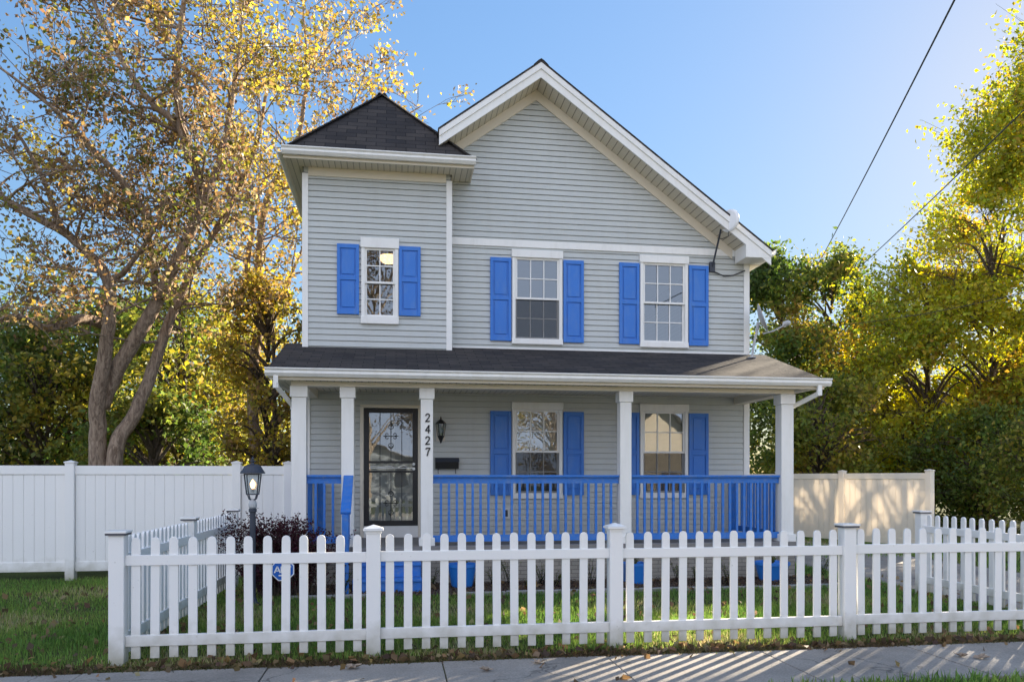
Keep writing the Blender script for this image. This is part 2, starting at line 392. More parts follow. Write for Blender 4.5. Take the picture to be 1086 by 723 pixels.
# openings in the crowns through which the afternoon sun reaches the garden
LITZ = [(10.9, 17.4, 1.5, 2.6, 1.0, 1.0), (2.3, 8.7, 2.1, 1.6, 0, 1.0), (2.9, 6.4, 2.1, .75, 0, .98), (5.6, 6.3, .5, .4, 0, .95), (6.2, 12.6, 1.2, 1.0, 3.5, .97)]
def sunfilter(P):
    keep = np.ones(len(P), bool); r = nr.random(len(P))
    for cx, cy, rx, ry, z, pr in LITZ:
        t = (P[:, 2]-z)/SD.z
        gx = P[:, 0]-SD.x*t; gy = P[:, 1]-SD.y*t
        q = ((gx-cx)/rx)**2+((gy-cy)/ry)**2
        keep &= ~((r < pr*np.clip((1.25-q)/.7, 0, 1)) & (P[:, 2] > 1.2))
    return keep

class Wood:
    def __init__(s): s.mb = MB(); s.L = []; s.tips = []
    def limb(s, pts, r0, r1, n=8):
        # smooth polyline
        pts = [Vector(p) for p in pts]; q = []
        for i in range(len(pts)-1):
            p0 = pts[max(i-1, 0)]; p1 = pts[i]; p2 = pts[i+1]; p3 = pts[min(i+2, len(pts)-1)]
            for k in range(4):
                t = k/4; q.append(.5*((2*p1)+(p2-p0)*t+(2*p0-5*p1+4*p2-p3)*t*t+(-p0+3*p1-3*p2+p3)*t**3))
        q.append(pts[-1]); m = len(q)
        q = [p+Vector((rnd.gauss(0, 1), rnd.gauss(0, 1), 0))*r0*.06 for p in q]
        rs = [r0+(r1-r0)*(k/(m-1))**.8 for k in range(m)]
        s.mb.tube(q, rs, n); return q, rs
    def grow(s, p, d, L, r, lvl, kids, up=.12, dens=1.0):
        n = 5 if lvl else 4
        pts = [Vector(p)]; d = Vector(d).normalized()
        for k in range(n):
            d = (d+Vector((rnd.gauss(0, .16), rnd.gauss(0, .16), rnd.gauss(0, .12)+up*.4))).normalized()
            pts.append(pts[-1]+d*L/n)
        rs = [max(.006, r*(1-.75*k/n)) for k in range(n+1)]
        s.mb.tube(pts, rs, 5 if lvl > 1 else (4 if lvl == 1 else 3), cap=False)
        if lvl == 0:
            s.tips.append((pts[1], pts[-1], dens)); return
        for k in range(kids[0]):
            t = rnd.uniform(.25, 1); i = min(int(t*n), n-1); q = pts[i].lerp(pts[i+1], t*n-i)
            side = Vector((rnd.gauss(0, 1), rnd.gauss(0, 1), rnd.gauss(0, .7)+.2)).normalized()
            dd = (d*.8+side*.9).normalized()
            s.grow(q, dd, L*rnd.uniform(.4, .65), r*.5, lvl-1, kids[1:], up, dens)
        s.grow(pts[-1], d, L*.5, r*.35, lvl-1, kids[1:], up, dens)
    def leaves(s, per, spread, size):
        P = []
        for a, b_, dens in s.tips:
            for k in range(np.random.default_rng(len(P)+1).poisson(per*dens)):
                t = rnd.random(); q = a.lerp(b_, t)
                P.append((q.x+rnd.gauss(0, spread), q.y+rnd.gauss(0, spread), q.z+rnd.gauss(0, spread)))
        P = np.array(P); S = size*nr.uniform(.65, 1.3, len(P))
        return P, S

YEL = [(.44, .33, .06), (.32, .27, .06), (.44, .30, .12), (.26, .18, .08), (.50, .38, .07)]
def finish_tree(root, w, P, S, C, bark, droop=.3):
    k = sunfilter(P); P, S, C = P[k], S[k], C[k]
    w.mb.build('trunk', bark, root, smooth=True, uv=False)
    leafmesh('crown', P, S, C, M['leaf'], root, droop)

# ---- great tree left of the house
YA = 17.5
root = thing('tree', 'big forked tree with gold and brown leaves behind the white board fence', 'tree', at(108, 507+F*1.6/18, YA), 'trees around the house')
root.location = (at(108, 490, YA).x, YA, 0)
w = Wood()
def tr(pts, Y, dy=0):
    n = len(pts); return [at(u, v, Y+dy*k/(n-1)) for k, (u, v) in enumerate(pts)]
gx = at(108, 490, YA).x
stem1 = [(gx-.15, YA, 0)]+tr([(104, 480), (103, 430), (110, 385), (116, 335), (114, 297), (96, 270), (62, 243), (20, 220), (-30, 190)], YA, -1.5)
limbs = []
limbs.append(w.limb(stem1, .20, .05, 12))
limbs.append(w.limb(tr([(106, 432), (122, 395), (148, 352), (172, 308), (195, 260), (214, 210), (205, 170), (190, 135), (160, 108), (128, 62), (98, 0), (80, -60)], YA, -1.0), .18, .03, 10))
limbs.append(w.limb([(gx+.15, YA, 0)]+tr([(122, 478), (140, 445), (158, 402), (172, 362), (188, 322), (206, 285), (232, 240), (258, 190), (275, 140), (285, 80)], YA, 1.2), .185, .03, 10))
limbs.append(w.limb(tr([(114, 345), (85, 338), (50, 348), (15, 335), (-30, 350)], YA, -2.5), .13, .03, 7))
limbs.append(w.limb(tr([(203, 172), (190, 120), (188, 60), (195, 0), (200, -60)], YA-.9, .5), .12, .03, 7))
limbs.append(w.limb(tr([(160, 235), (128, 190), (95, 155), (60, 118), (0, 72)], YA-.5, -2), .10, .02, 7))
limbs.append(w.limb(tr([(214, 215), (235, 165), (247, 100), (255, 40), (262, -40)], YA-.5, 1.5), .11, .02, 7))
limbs.append(w.limb(tr([(166, 320), (160, 260), (150, 220), (135, 190)], YA, 1.5), .09, .02, 7))
limbs.append(w.limb(tr([(115, 300), (135, 285), (165, 240), (180, 200)], YA, -1.5), .08, .02, 7))
limbs.append(w.limb(tr([(62, 243), (50, 200), (30, 160), (10, 130)], YA-1, -1), .07, .02, 7))
for q, rs in limbs:
    m = len(q); L = sum((q[i+1]-q[i]).length for i in range(m-1))
    k = int(L*2.6)
    for _ in range(k):
        t = rnd.uniform(.42, 1); i = min(int(t*(m-1)), m-2); p = q[i]
        if p.z < 4.0: continue
        ang = rnd.uniform(0, 6.28); side = Vector((math.cos(ang), math.sin(ang), rnd.uniform(-.1, .7)))
        w.grow(p, side, rnd.uniform(1.0, 2.1), min(.035, rs[i]*.5), 2, (3, 3), .1, 1.15 if p.z > 7 else .85)
P, S = w.leaves(11.5, .11, .10)
# greener, fuller towards the upper left, browner towards the lower right
C = palette(len(P), [(.44, .36, .07), (.30, .27, .06), (.33, .22, .09), (.20, .13, .07), (.36, .25, .13), (.17, .18, .04)], [1.6, 2.4, 2.6, 2.4, 2.2, 1.4], .28, P, .9)
print('tree A leaves', len(P)); finish_tree(root, w, P, S, C, M['bark'])

# ---- second tree, between the big one and the house
YB = 22
root = thing('tree', 'slender half-bare tree with sparse pale gold leaves rising behind the tower corner', 'tree', (at(275, 490, YB).x, YB, 0), 'trees around the house')
w = Wood(); limbs = []
x0 = at(272, 490, YB).x
limbs.append(w.limb([(x0, YB, 0)]+tr([(270, 480), (268, 400), (277, 330), (274, 280), (279, 232), (290, 195), (312, 165), (322, 111), (326, 77), (323, 28), (320, -10)], YB, .5), .18, .02, 10))
limbs.append(w.limb(tr([(277, 330), (262, 290), (268, 240), (262, 200), (240, 170)], YB, -1), .11, .02, 7))
limbs.append(w.limb(tr([(326, 77), (340, 60), (355, 41), (377, 10)], YB+.4, .3), .05, .015, 6))
limbs.append(w.limb(tr([(300, 185), (340, 165), (375, 110), (392, 60)], YB+.3, .8), .06, .015, 6))
limbs.append(w.limb(tr([(290, 200), (360, 175), (420, 130), (448, 112)], YB+.3, 1.4), .06, .015, 6))
limbs.append(w.limb(tr([(272, 350), (300, 310), (318, 270), (335, 230)], YB, 1), .09, .02, 6))
limbs.append(w.limb(tr([(270, 440), (290, 410), (305, 385), (322, 340)], YB, -.5), .09, .02, 6))
for li, (q, rs) in enumerate(limbs):
    m = len(q); L = sum((q[i+1]-q[i]).length for i in range(m-1))
    for _ in range(int(L*1.9)):
        t = rnd.uniform(.1 if li else .35, 1); i = min(int(t*(m-1)), m-2); p = q[i]
        ang = rnd.uniform(0, 6.28); side = Vector((math.cos(ang), math.sin(ang), rnd.uniform(.1, .9)))
        w.grow(p, side, rnd.uniform(.9, 1.9), min(.03, rs[i]*.5), 2, (3, 2), .12, .62 if p.z > 8.5 else 1.0)
P, S = w.leaves(10, .14, .13)
C = palette(len(P), YEL, [2, 1.5, 2.5, 1, 1.5], .2, P, .8)
print('tree B leaves', len(P)); finish_tree(root, w, P, S, C, M['bark'])

# ---- dense trees
def bushtree(label, x, y, h, rad, zb, N, size, cols, wts, seed, name='tree', group='trees around the house', lobes=52, trunk=.2, cat='tree', flat=1.0, bark='barkdark', fill=.35, dens=1.0):
    global rnd, nr
    rnd = random.Random(seed); nr = np.random.default_rng(seed)
    root = thing(name, label, cat, (x, y, 0), group)
    w = Wood(); cz = (zb+h)/2; hz = (h-zb)/2
    fork = Vector((x+rnd.uniform(-.2, .2), y, zb+hz*.35))
    w.limb([(x, y, 0), (x+rnd.uniform(-.15, .15), y, fork.z*.5), fork, (x+rnd.uniform(-.3, .3), y, h-hz*.35)], trunk, trunk*.15, 8)
    Ps = []
    for k in range(lobes):
        z = rnd.uniform(-1, 1); a = rnd.uniform(0, 2*math.pi); rr = math.sqrt(max(.05, 1-z*z))*rnd.uniform(.55, 1.0)
        c = Vector((x+math.cos(a)*rad*rr, y+math.sin(a)*rad*rr*flat, cz+z*hz*.92))
        s0 = Vector((x, y, max(zb*.7, min(h-hz*.4, c.z-rad*.5))))
        q, rs = w.limb([s0, s0.lerp(c, .5)+Vector((0, 0, .15*rad)), c], trunk*.32, .012, 5)
        lr = rad*rnd.uniform(.16, .42); n = int(N/lobes*rnd.uniform(.6, 1.4))
        # each lobe is a handful of twigs that carry the leaves
        nt = max(8, n//28)
        for _ in range(nt):
            d = Vector((rnd.gauss(0, 1), rnd.gauss(0, 1), rnd.gauss(0, .8)+.25)).normalized()
            tip = c+d*lr*rnd.uniform(.5, 1.8); st = c+d*lr*.1
            if not sunfilter(np.array([tip]))[0]: continue
            w.mb.tube([st, tip], [.010, .004], 3, cap=False)
            m = int(n/nt); t = nr.random(m)**.6
            pts = np.array(st)[None]+(np.array(tip)-np.array(st))[None]*t[:, None]+nr.normal(size=(m, 3))*(lr*.2+.05)
            Ps.append(pts)
    P = np.concatenate(Ps); P = P[P[:, 2] > .1]
    S = size*nr.uniform(.6, 1.35, len(P))
    C = palette(len(P), cols, wts, .2, P, 2.2/rad*1.3)
    finish_tree(root, w, P, S, C, M[bark], .4)
    return root
GR = [(.085, .14, .035), (.12, .17, .04), (.18, .20, .045), (.26, .25, .05), (.38, .31, .055)]
YG = [(.54, .48, .05), (.44, .43, .05), (.33, .37, .05), (.58, .46, .05), (.46, .31, .06)]
OL = [(.14, .18, .04), (.22, .24, .045), (.32, .30, .055), (.46, .38, .06), (.34, .24, .07)]
GO = [(.09, .14, .035), (.14, .19, .04), (.22, .25, .05), (.34, .32, .055), (.34, .24, .07)]
def px(u, Y): return at(u, 500, Y).x
# left background
bl = [
 ('dense dark green tree low behind the fence at the left edge of the photo', -40, 27, 6.6, 3.4, .6, 9000, .17, GR, [4, 4, 2, 1, .5]),
 ('olive green bushy tree behind the fence below the horizontal limb of the big tree', 45, 25, 6.2, 2.5, .5, 9000, .15, GR, [2, 3, 3, 2, 1]),
 ('dark green round tree directly behind the forked trunk of the big tree', 112, 28, 7.4, 2.9, .6, 9000, .17, GR, [4, 4, 2, 1, 0]),
 ('green and gold tree with open crown between the leaning trunk and the slender tree', 190, 26, 7.6, 3.0, 1.6, 8500, .15, OL, [2, 3, 3, 2, 1]),
 ('leafy golden tree pressed close to the left wall of the house', 284, 21.0, 7.0, 1.5, .8, 6500, .11, YEL+[(.20, .2, .04)], [3, 3, 1, 1, 3, 2]),
 ('pale olive tree far behind, seen over the golden tree at the porch corner', 250, 34, 8.6, 3.4, 1, 7000, .2, OL, [1, 3, 3, 3, 1]),
 ('low dark thicket tree behind the fence, right of the leaning trunk', 165, 22.5, 3.6, 1.9, .3, 7000, .14, GR, [4, 4, 2, 1, 0]),
]
for i, (lb, u, Y, h, r, zb, N, sz, c, wt) in enumerate(bl):
    bushtree(lb, px(u, Y), Y, h, r, zb, int(N*1.35), sz*1.1, c, wt, 100+i)
# right background
br = [
 ('tall upright green tree just beyond the right wall of the house', 828, 30, 10.8, 2.3, .8, 10000, .17, GO, [3, 3, 2.5, 1.5, .5]),
 ('tall green and yellow tree in the middle of the row right of the house', 882, 32, 11.6, 2.5, .8, 10500, .17, GO, [2.5, 3, 2.5, 2, 1]),
 ('smaller olive tree filling the dip between the tall row and the yellow tree', 930, 29, 7.2, 2.3, .5, 9000, .16, OL, [1, 2.5, 3, 2.5, 1]),
 ('rounded yellow green tree behind the end post of the cream fence', 985, 25, 9.4, 2.9, .6, 15000, .14, YG, [2, 3, 3, 1.5, 1]),
 ('large bright yellow tree towering at the right edge of the photo', 1150, 22, 16.4, 4.1, 1.2, 42000, .135, YG, [3, 3, 2.5, 2, .8]),
 ('mid-height yellow tree between the rounded one and the large bright one at the right', 1052, 24, 11.0, 3.0, .8, 18000, .135, YG, [3, 3, 2.5, 1.5, .8]),
 ('distant yellow green tree showing between the large bright tree and the open sky at right', 1062, 31, 15.2, 4.0, 1.0, 20000, .15, YG, [2, 3, 3, 1.5, .8]),
 ('low dark green bushy tree under the large yellow tree near the right edge', 1040, 22.5, 3.6, 2.0, .2, 6500, .12, GO, [3, 4, 3, 1.5, .5]),
 ('dense olive bush tree behind the cream fence beside the porch post', 868, 24, 5.0, 2.0, .3, 8000, .13, OL, [3, 3, 2, 1.2, .6]),
 ('yellowish bushy tree behind the middle of the cream fence', 930, 27.5, 6.4, 2.1, .2, 9000, .13, YG, [3, 3, 2, 1.5, .4]),
 ('shaded bush at the foot of the yellow tree, outermost at the right', 1120, 18.5, 3.2, 1.6, .1, 5000, .11, OL, [4, 3, 2, 1, .6]),
]
for i, (lb, u, Y, h, r, zb, N, sz, c, wt) in enumerate(br):
    bushtree(lb, px(u, Y), Y, h, r, zb, int(N*1.9), sz*1.12, c, wt, 200+i)
# across the street (seen in the window panes)
bushtree('tall thinning tree across the street, mirrored in the tower window', -1.6, -19, 17, 4.2, 3, 9000, .16, [(.16, .11, .07), (.22, .15, .09), (.12, .10, .06), (.25, .18, .12), (.14, .09, .06)], [1, 1, 2, 3, 1], 301, lobes=34, bark='bark')
bushtree('bare brownish tree across the street, mirrored in the porch windows', 9, -19, 8.5, 3.4, 1.6, 5000, .16, YEL, [1, 1, 2, 3, 1], 302, bark='bark')
rnd = random.Random(5); nr = np.random.default_rng(5)

# ------------------------------------------------------------------ HOUSE
YW = 13.75; YT = 13.47; YP = 12.0
XL, XR = -1.53, 6.47; XC = 2.47; ZAP = 8.765; SL = .727; YG_ = 13.25; YBK = 24.0
TX0, TX1 = -1.53, .93
H = thing('house', 'two-storey grey sided house with blue shutters, front porch and square corner tower', 'house', (XC, YW, 0))
def siding(mb, O, U, N, intervals, z0, z1, step=.1, lip=.015, openings=()):
    """clapboards: O origin, U horizontal axis, N outward normal, intervals(z) -> (a,b) along U"""
    O = Vector(O); U = Vector(U); N = Vector(N); z = z0
    while z < z1-1e-6:
        zt = min(z+step, z1); a0, b0 = intervals(z); a1, b1 = intervals(zt)
        segs = [(a0, b0, a1, b1)]
        for (ox0, ox1, oz0, oz1) in openings:
            if oz0 < (z+zt)/2 < oz1:
                ns = []
                for (p0, q0, p1, q1) in segs:
                    if ox0 > p0 and ox1 < q0: ns += [(p0, ox0, p1, ox0), (ox1, q0, ox1, q1)]
                    else: ns.append((p0, q0, p1, q1))
                segs = ns
        for (p0, q0, p1, q1) in segs:
            if q0-p0 < .01: continue
            if q1 < p1: p1 = q1 = (p1+q1)/2
            A = O+U*p0+N*lip; B = O+U*q0+N*lip; Cc = O+U*q1; D = O+U*p1
            zg = zt-.011
            mb.poly([A+Vector((0, 0, z)), B+Vector((0, 0, z)), Cc+N*.001+Vector((0, 0, zg)), D+N*.001+Vector((0, 0, zg))])
            A2 = O+U*p0-N*.016; B2 = O+U*q0-N*.016
            mb.poly([A2+Vector((0, 0, z)), B2+Vector((0, 0, z)), B+Vector((0, 0, z)), A+Vector((0, 0, z))])
            C3 = Cc-N*.016; D3 = D-N*.016
            mb.poly([C3+Vector((0, 0, zg)), D3+Vector((0, 0, zg)), D+N*.001+Vector((0, 0, zg)), Cc+N*.001+Vector((0, 0, zg))])
            mb.poly([C3+Vector((0, 0, zg)), D3+Vector((0, 0, zg)), D3+Vector((0, 0, zt)), C3+Vector((0, 0, zt))])
        z = zt
WIN_UP = [2.49, 4.84]
wz_up = (3.98, 5.65); wz_lo = (1.24, 2.95); ww = .905
def opn(cx, w_, z0, z1): return (cx-w_/2+.055, cx+w_/2-.055, z0+.05, z1-.06)
# porch-level wall
b = MB()
siding(b, (0, YW, 0), (1, 0, 0), (0, -1, 0), lambda z: (XL, XR), .56, 3.16, openings=[opn(WIN_UP[0], ww, *wz_lo), opn(WIN_UP[1], ww, *wz_lo), (-.60, .42, .5, 2.84)])
b.build('porch_wall', M['siding'], H)
# upper wall with gable
b = MB()
def gint(z):
    lo = .9 if z < 6.8 else .1
    h = (ZAP-.10-z)/SL
    return (max(lo, XC-h), min(XR, XC+h))
siding(b, (0, YW, 0), (1, 0, 0), (0, -1, 0), gint, 3.66, 8.66, openings=[opn(WIN_UP[0], ww, *wz_up), opn(WIN_UP[1], ww, *wz_up)])
b.build('gable_wall', M['siding'], H)
# right and left side walls, back wall
b = MB(); siding(b, (XR, 0, 0), (0, 1, 0), (1, 0, 0), lambda z: (YW, YBK), .3, 5.7); b.build('side_wall', M['siding'], H)
b = MB(); siding(b, (XL, 0, 0), (0, 1, 0), (-1, 0, 0), lambda z: (YW, YBK), .3, 5.9); b.build('side_wall', M['siding'], H)
b = MB(); siding(b, (0, YBK, 0), (1, 0, 0), (0, 1, 0), lambda z: (max(XL, XC-(ZAP-.1-z)/SL), min(XR, XC+(ZAP-.1-z)/SL)), .3, 8.6); b.build('back_wall', M['siding'], H)
b = MB().box(XL+.02, XR-.02, YW+.02, YBK-.02, 0, .45); b.build('foundation', M['skirt'], H)
b = MB().box(XL+.02, XR-.02, YW+.05, YBK-.05, 3.20, 3.35).box(XL+.02, XR-.02, YW+.05, YBK-.05, 6.0, 6.08)
b.build('storey_floor', M['inside'], H)
# tower
T = MB()
siding(T, (0, YT, 0), (1, 0, 0), (0, -1, 0), lambda z: (TX0, TX1), 3.72, 6.82, openings=[opn(-.27, .62, 4.21, 5.66)])
siding(T, (TX1, 0, 0), (0, 1, 0), (1, 0, 0), lambda z: (YT, YW+.02), 3.72, 6.82)
siding(T, (TX0, 0, 0), (0, 1, 0), (-1, 0, 0), lambda z: (YT, 16.2), 3.72, 6.82)
T.box(TX0+.02, TX1-.02, YT+.02, YW, 3.70, 3.74)
T.build('tower_wall', M['siding'], H)
# corner boards and belt board
b = MB()
b.box(XR-.085, XR+.022, YW-.026, YW+.085, .56, 3.10).build('corner_board', M['trim'], H)
b = MB(); b.box(XR-.085, XR+.022, YW-.026, YW+.085, 3.90, 5.64).build('corner_board', M['trim'], H)
for x0, x1 in ((TX0-.022, TX0+.075), (TX1-.075, TX1+.022)):
    MB().box(x0, x1, YT-.026, YT+.075, 3.73, 6.70).build('corner_board', M['trim'], H)
MB().box(XL-.022, XL+.075, YW-.026, YW+.075, .56, 3.10).build('corner_board', M['trim'], H)
MB().box(TX1+.024, XR-.002, YW-.032, YW, 5.70, 5.82).build('belt_board', M['trim'], H)
MB().box(TX0+.078, TX1-.078, YT-.030, YT, 6.66, 6.80).build('frieze_board', M['cream'], H)
MB().box(TX0-.03, TX1+.05, YT-.035, YT, 3.71, 3.745).box(TX1+.052, XR, YW-.03, YW, 3.88, 3.915).build('flashing', M['trim'], H)

# main roof: two slabs with thickness
def slab(mb, x0, z0, x1, z1, y0, y1, t):
    mb.prism([(x0, y0, z0), (x1, y0, z1), (x1, y0, z1-t), (x0, y0, z0-t)], (0, y1-y0, 0))
EX = 4.23
b = MB(); slab(b, XC, ZAP+.02, XC+EX, ZAP+.02-SL*EX, YG_-.03, YBK+.3, .035)
xl = .70
slab(b, xl, ZAP+.02-SL*(XC-xl), XC, ZAP+.02, YG_-.03, YBK+.3, .035)
slab(b, XC-EX, ZAP+.02-SL*EX, xl, ZAP+.02-SL*(XC-xl), 16.3, YBK+.3, .035)
R0 = b.build('roof', M['shingle'], H)
MB().prism([(XC-.13, YG_-.035, ZAP+.028-SL*.13), (XC-.05, YG_-.035, ZAP+.045-SL*.05), (XC, YG_-.035, ZAP+.04), (XC+.05, YG_-.035, ZAP+.045-SL*.05), (XC+.13, YG_-.035, ZAP+.028-SL*.13), (XC, YG_-.035, ZAP+.02)], (0, YBK-YG_+.3, 0)).build('ridge_cap', M['shingle_edge'], R0)
# rake boards: outer band, inner band, soffit, frieze
def rake(mb, xa, xb, d0, d1, y0, y1):
    """sloped board between depths d0..d1 (vertical) below the roof line, from x=xa to xb"""
    za = ZAP-SL*abs(xa-XC); zb_ = ZAP-SL*abs(xb-XC)
    mb.prism([(xa, y0, za-d0), (xb, y0, zb_-d0), (xb, y0, zb_-d1), (xa, y0, za-d1)], (0, y1-y0, 0))
for xa, xb in ((XC, XC+EX-.02), (xl+.02, XC)):
    b = MB(); rake(b, xa, xb, .017, .125, YG_-.022, YG_+.03); rake(b, xa, xb, .125, .27, YG_, YG_+.03)
    b.build('rake_fascia', M['trim'], H)
    b = MB(); rake(b, xa, xb if xb < 3 else XC+EX-.5, .225, .255, YG_+.03, YW-.03); b.build('soffit', M['soffit_rake'], H)
    b = MB(); rake(b, xa, xb if xb < 3 else 6.15, .256, .44, YW-.034, YW); b.build('rake_frieze', M['cream'], H)
# boxed eave return at the right
x0, x1 = 6.20, XC+EX-.03
b = MB().prism([(x0, YG_-.005, 5.56), (x1, YG_-.005, 5.56), (x1, YG_-.005, ZAP-SL*(x1-XC)-.13), (x0, YG_-.005, ZAP-SL*(x0-XC)-.13)], (0, YW-.04-YG_, 0))
b.build('eave_return', M['trim'], H)
MB().box(XR+.002, x1, YW-.036, YBK, 5.555, 5.575).build('soffit', M['cream'], H)
MB().box(x1, x1+.02, YG_+.02, YBK+.2, 5.55, 5.72).build('fascia', M['trim'], H)
def gutter(pa, pb, name='gutter', parent=None):
    """K-profile gutter along x or y at its back edge pa->pb"""
    pa = Vector(pa); pb = Vector(pb); d = (pb-pa).normalized(); o = Vector((d.y, -d.x, 0))
    prof = [(0, 0), (.012, -.11), (.07, -.115), (.105, -.07), (.10, -.035), (.125, -.012), (.125, .004), (.112, .004), (.108, -.02), (.09, -.035), (.094, -.066), (.062, -.10), (.02, -.10), (.01, 0)]
    pts = [pa+o*x+Vector((0, 0, z)) for x, z in prof]
    g = MB().prism(pts, pb-pa); return g.build(name, M['trim'], parent or H)
gutter((XC+EX, YG_+.05, 5.74), (XC+EX, YBK, 5.74))          # placeholder orientation: faces +x
# tower roof
TXC = (TX0+TX1)/2+.045; HW = 1.55; TZ = 6.94; TPK = 8.66; TY0 = 13.05; TYC = TY0+HW; TY1 = TYC+HW
c = [(TXC-HW, TY0, TZ), (TXC+HW, TY0, TZ), (TXC+HW, TY1, TZ), (TXC-HW, TY1, TZ)]; ap = (TXC, TYC, TPK)
b = MB()
for i in range(4): b.poly([c[i], c[(i+1) % 4], ap])
b.poly([(x, y, z-.03) for x, y, z in c])
for i in range(4):
    p, q = c[i], c[(i+1) % 4]; b.poly([p, q, (q[0], q[1], q[2]-.03), (p[0], p[1], p[2]-.03)])
TR = b.build('tower_roof', M['shingle'], H)
b = MB()
for q in c:                                                 # hip caps
    q = Vector(q); a_ = Vector(ap); n = int((a_-q).length/.16)
    dirv = (a_-q).normalized()
    for k in range(n):
        p0 = q.lerp(a_, k/n); p1 = q.lerp(a_, (k+1.25)/n) if k < n-1 else a_
        b.bar(p0+Vector((0, 0, .012)), p1+Vector((0, 0, .005)), .16, .012)
b.build('hip_cap', M['shingle'], TR)
b = MB().box(TXC-HW+.03, TXC+HW-.03, TY0+.03, YT-.031, 6.80, 6.815).box(TXC-HW+.03, TX0-.02, YT-.031, TY1, 6.80, 6.815).box(TX1+.02, TXC+HW-.03, YT-.031, YW-.02, 6.80, 6.815)
b.build('soffit', M['soffit'], H)
b = MB().box(TXC-HW+.0, TXC+HW, TY0, TY0+.028, 6.78, 6.91).box(TXC-HW, TXC-HW+.028, TY0+.028, TY1, 6.78, 6.91).box(TXC+HW-.028, TXC+HW, TY0+.028, YW-.03, 6.78, 6.91)
b.build('fascia', M['cream'], H)
g_ = gutter((TXC-HW-.02, TY0, 6.935), (TXC+HW+.02, TY0, 6.935))
gutter((TXC-HW, TY1, 6.935), (TXC-HW, TY0-.10, 6.935))

# porch roof (shed)
PX0, PX1 = -1.84, 6.80; PY0 = 11.62; PZ0 = 3.17; PSL = (3.90-3.17)/(YW-PY0)
def pz(y): return PZ0+PSL*(y-PY0)
b = MB().prism([(PX0, PY0-.03, pz(PY0-.03)), (PX0, YW, pz(YW)), (PX0, YW, pz(YW)-.04), (PX0, PY0-.03, pz(PY0-.03)-.04)], (PX1-PX0, 0, 0))
b.build('porch_roof', M['shingle'], H)
for xx in (PX0+.02, PX1-.04):
    b = MB().prism([(xx, PY0, pz(PY0)-.045), (xx, YW-.04, pz(YW)-.055), (xx, YW-.04, 3.05), (xx, PY0, 3.05)], (.02, 0, 0))
    b.build('porch_rake', M['trim'], H)
MB().box(PX0+.045, PX1-.045, PY0, PY0+.025, 3.02, 3.14).build('fascia', M['cream'], H)
gutter((PX0-.01, PY0-.002, 3.175), (PX1+.03, PY0-.002, 3.175))
MB().box(PX0+.045, PX1-.045, PY0+.027, YP-.125, 3.03, 3.045).build('soffit', M['soffit'], H)
MB().box(PX0+.045, PX1-.045, YP+.125, YW-.02, 3.09, 3.105).build('porch_ceiling', M['soffit'], H)
MB().box(-1.53, 6.39, YP-.12, YP+.12, 2.965, 3.088).build('porch_beam', M['cream'], H)
MB().box(-1.52, -1.32, YP+.122, YW-.02, 2.965, 3.086).build('porch_beam', M['cream'], H)
MB().box(6.18, 6.38, YP+.122, YW-.03, 2.965, 3.086).build('porch_beam', M['cream'], H)
# porch deck, skirt
MB().box(-1.60, 6.46, 11.83, YW-.015, .50, .575).build('porch_floor', M['deck'], H)
MB().box(-1.55, 6.41, 11.90, 11.96, 0, .498).box(-1.55, -1.49, 11.961, YW, 0, .498).box(6.35, 6.41, 11.961, YW, 0, .498).build('porch_skirt', M['skirt'], H)
# posts
POSTX = [-1.42, -.715, .463, 3.575, 6.28]
for i, xx in enumerate(POSTX):
    hw = .105 if i in (0, 4) else .092
    b = MB().box(xx-hw, xx+hw, YP-hw, YP+hw, .70, 2.80)
    p_ = b.build('porch_post', M['trim'], H, bevel=.006)
    MB().box(xx-hw-.022, xx+hw+.022, YP-hw-.022, YP+hw+.022, 2.80, 2.963).build('post_capital', M['trim'], p_, bevel=.006)
    MB().box(xx-hw-.028, xx+hw+.028, YP-hw-.028, YP+hw+.028, .577, .70).build('post_base', M['trim'], p_, bevel=.008)

# railings
def railing(p, q, parent=H, ztop=1.655, zbot=.66, step=.1195):
    p = Vector(p); q = Vector(q); d = q-p; L = d.length; d.normalize(); s_ = Vector((-d.y, d.x, 0))
    R_ = MB().bar(p+Vector((0, 0, ztop-.02)), q+Vector((0, 0, ztop-.02)), .125, .034).build('railing', M['bluewood'], parent, bevel=.004)
    MB().bar(p+Vector((0, 0, ztop-.085)), q+Vector((0, 0, ztop-.085)), .038, .095).build('top_rail', M['bluewood'], R_)
    MB().bar(p+Vector((0, 0, zbot+.02)), q+Vector((0, 0, zbot+.02)), .04, .10).build('bottom_rail', M['bluewood'], R_)
    n = max(1, int(round(L/step))-1)
    for k in range(n):
        c_ = p+d*(L*(k+1)/(n+1)) - s_*.0
        MB().box(c_.x-.018, c_.x+.018, c_.y-.018, c_.y+.018, zbot+.07, ztop-.132).build('baluster', M['bluewood'], R_)
    return R_
railing((POSTX[2]+.095, YP, 0), (POSTX[3]-.095, YP, 0))
railing((POSTX[3]+.095, YP, 0), (POSTX[4]-.108, YP, 0))
railing((POSTX[0]+.108, YP, 0), (POSTX[1]-.095, YP, 0))
railing((POSTX[4], YP+.11, 0), (POSTX[4], YW-.03, 0))
railing((POSTX[0], YP+.11, 0), (POSTX[0], YW-.03, 0))
for xx in (-1.27, 6.13):
    MB().box(xx-.045, xx+.045, YW-.13, YW-.04, .577, 1.60).build('railing_post', M['bluewood'], H)
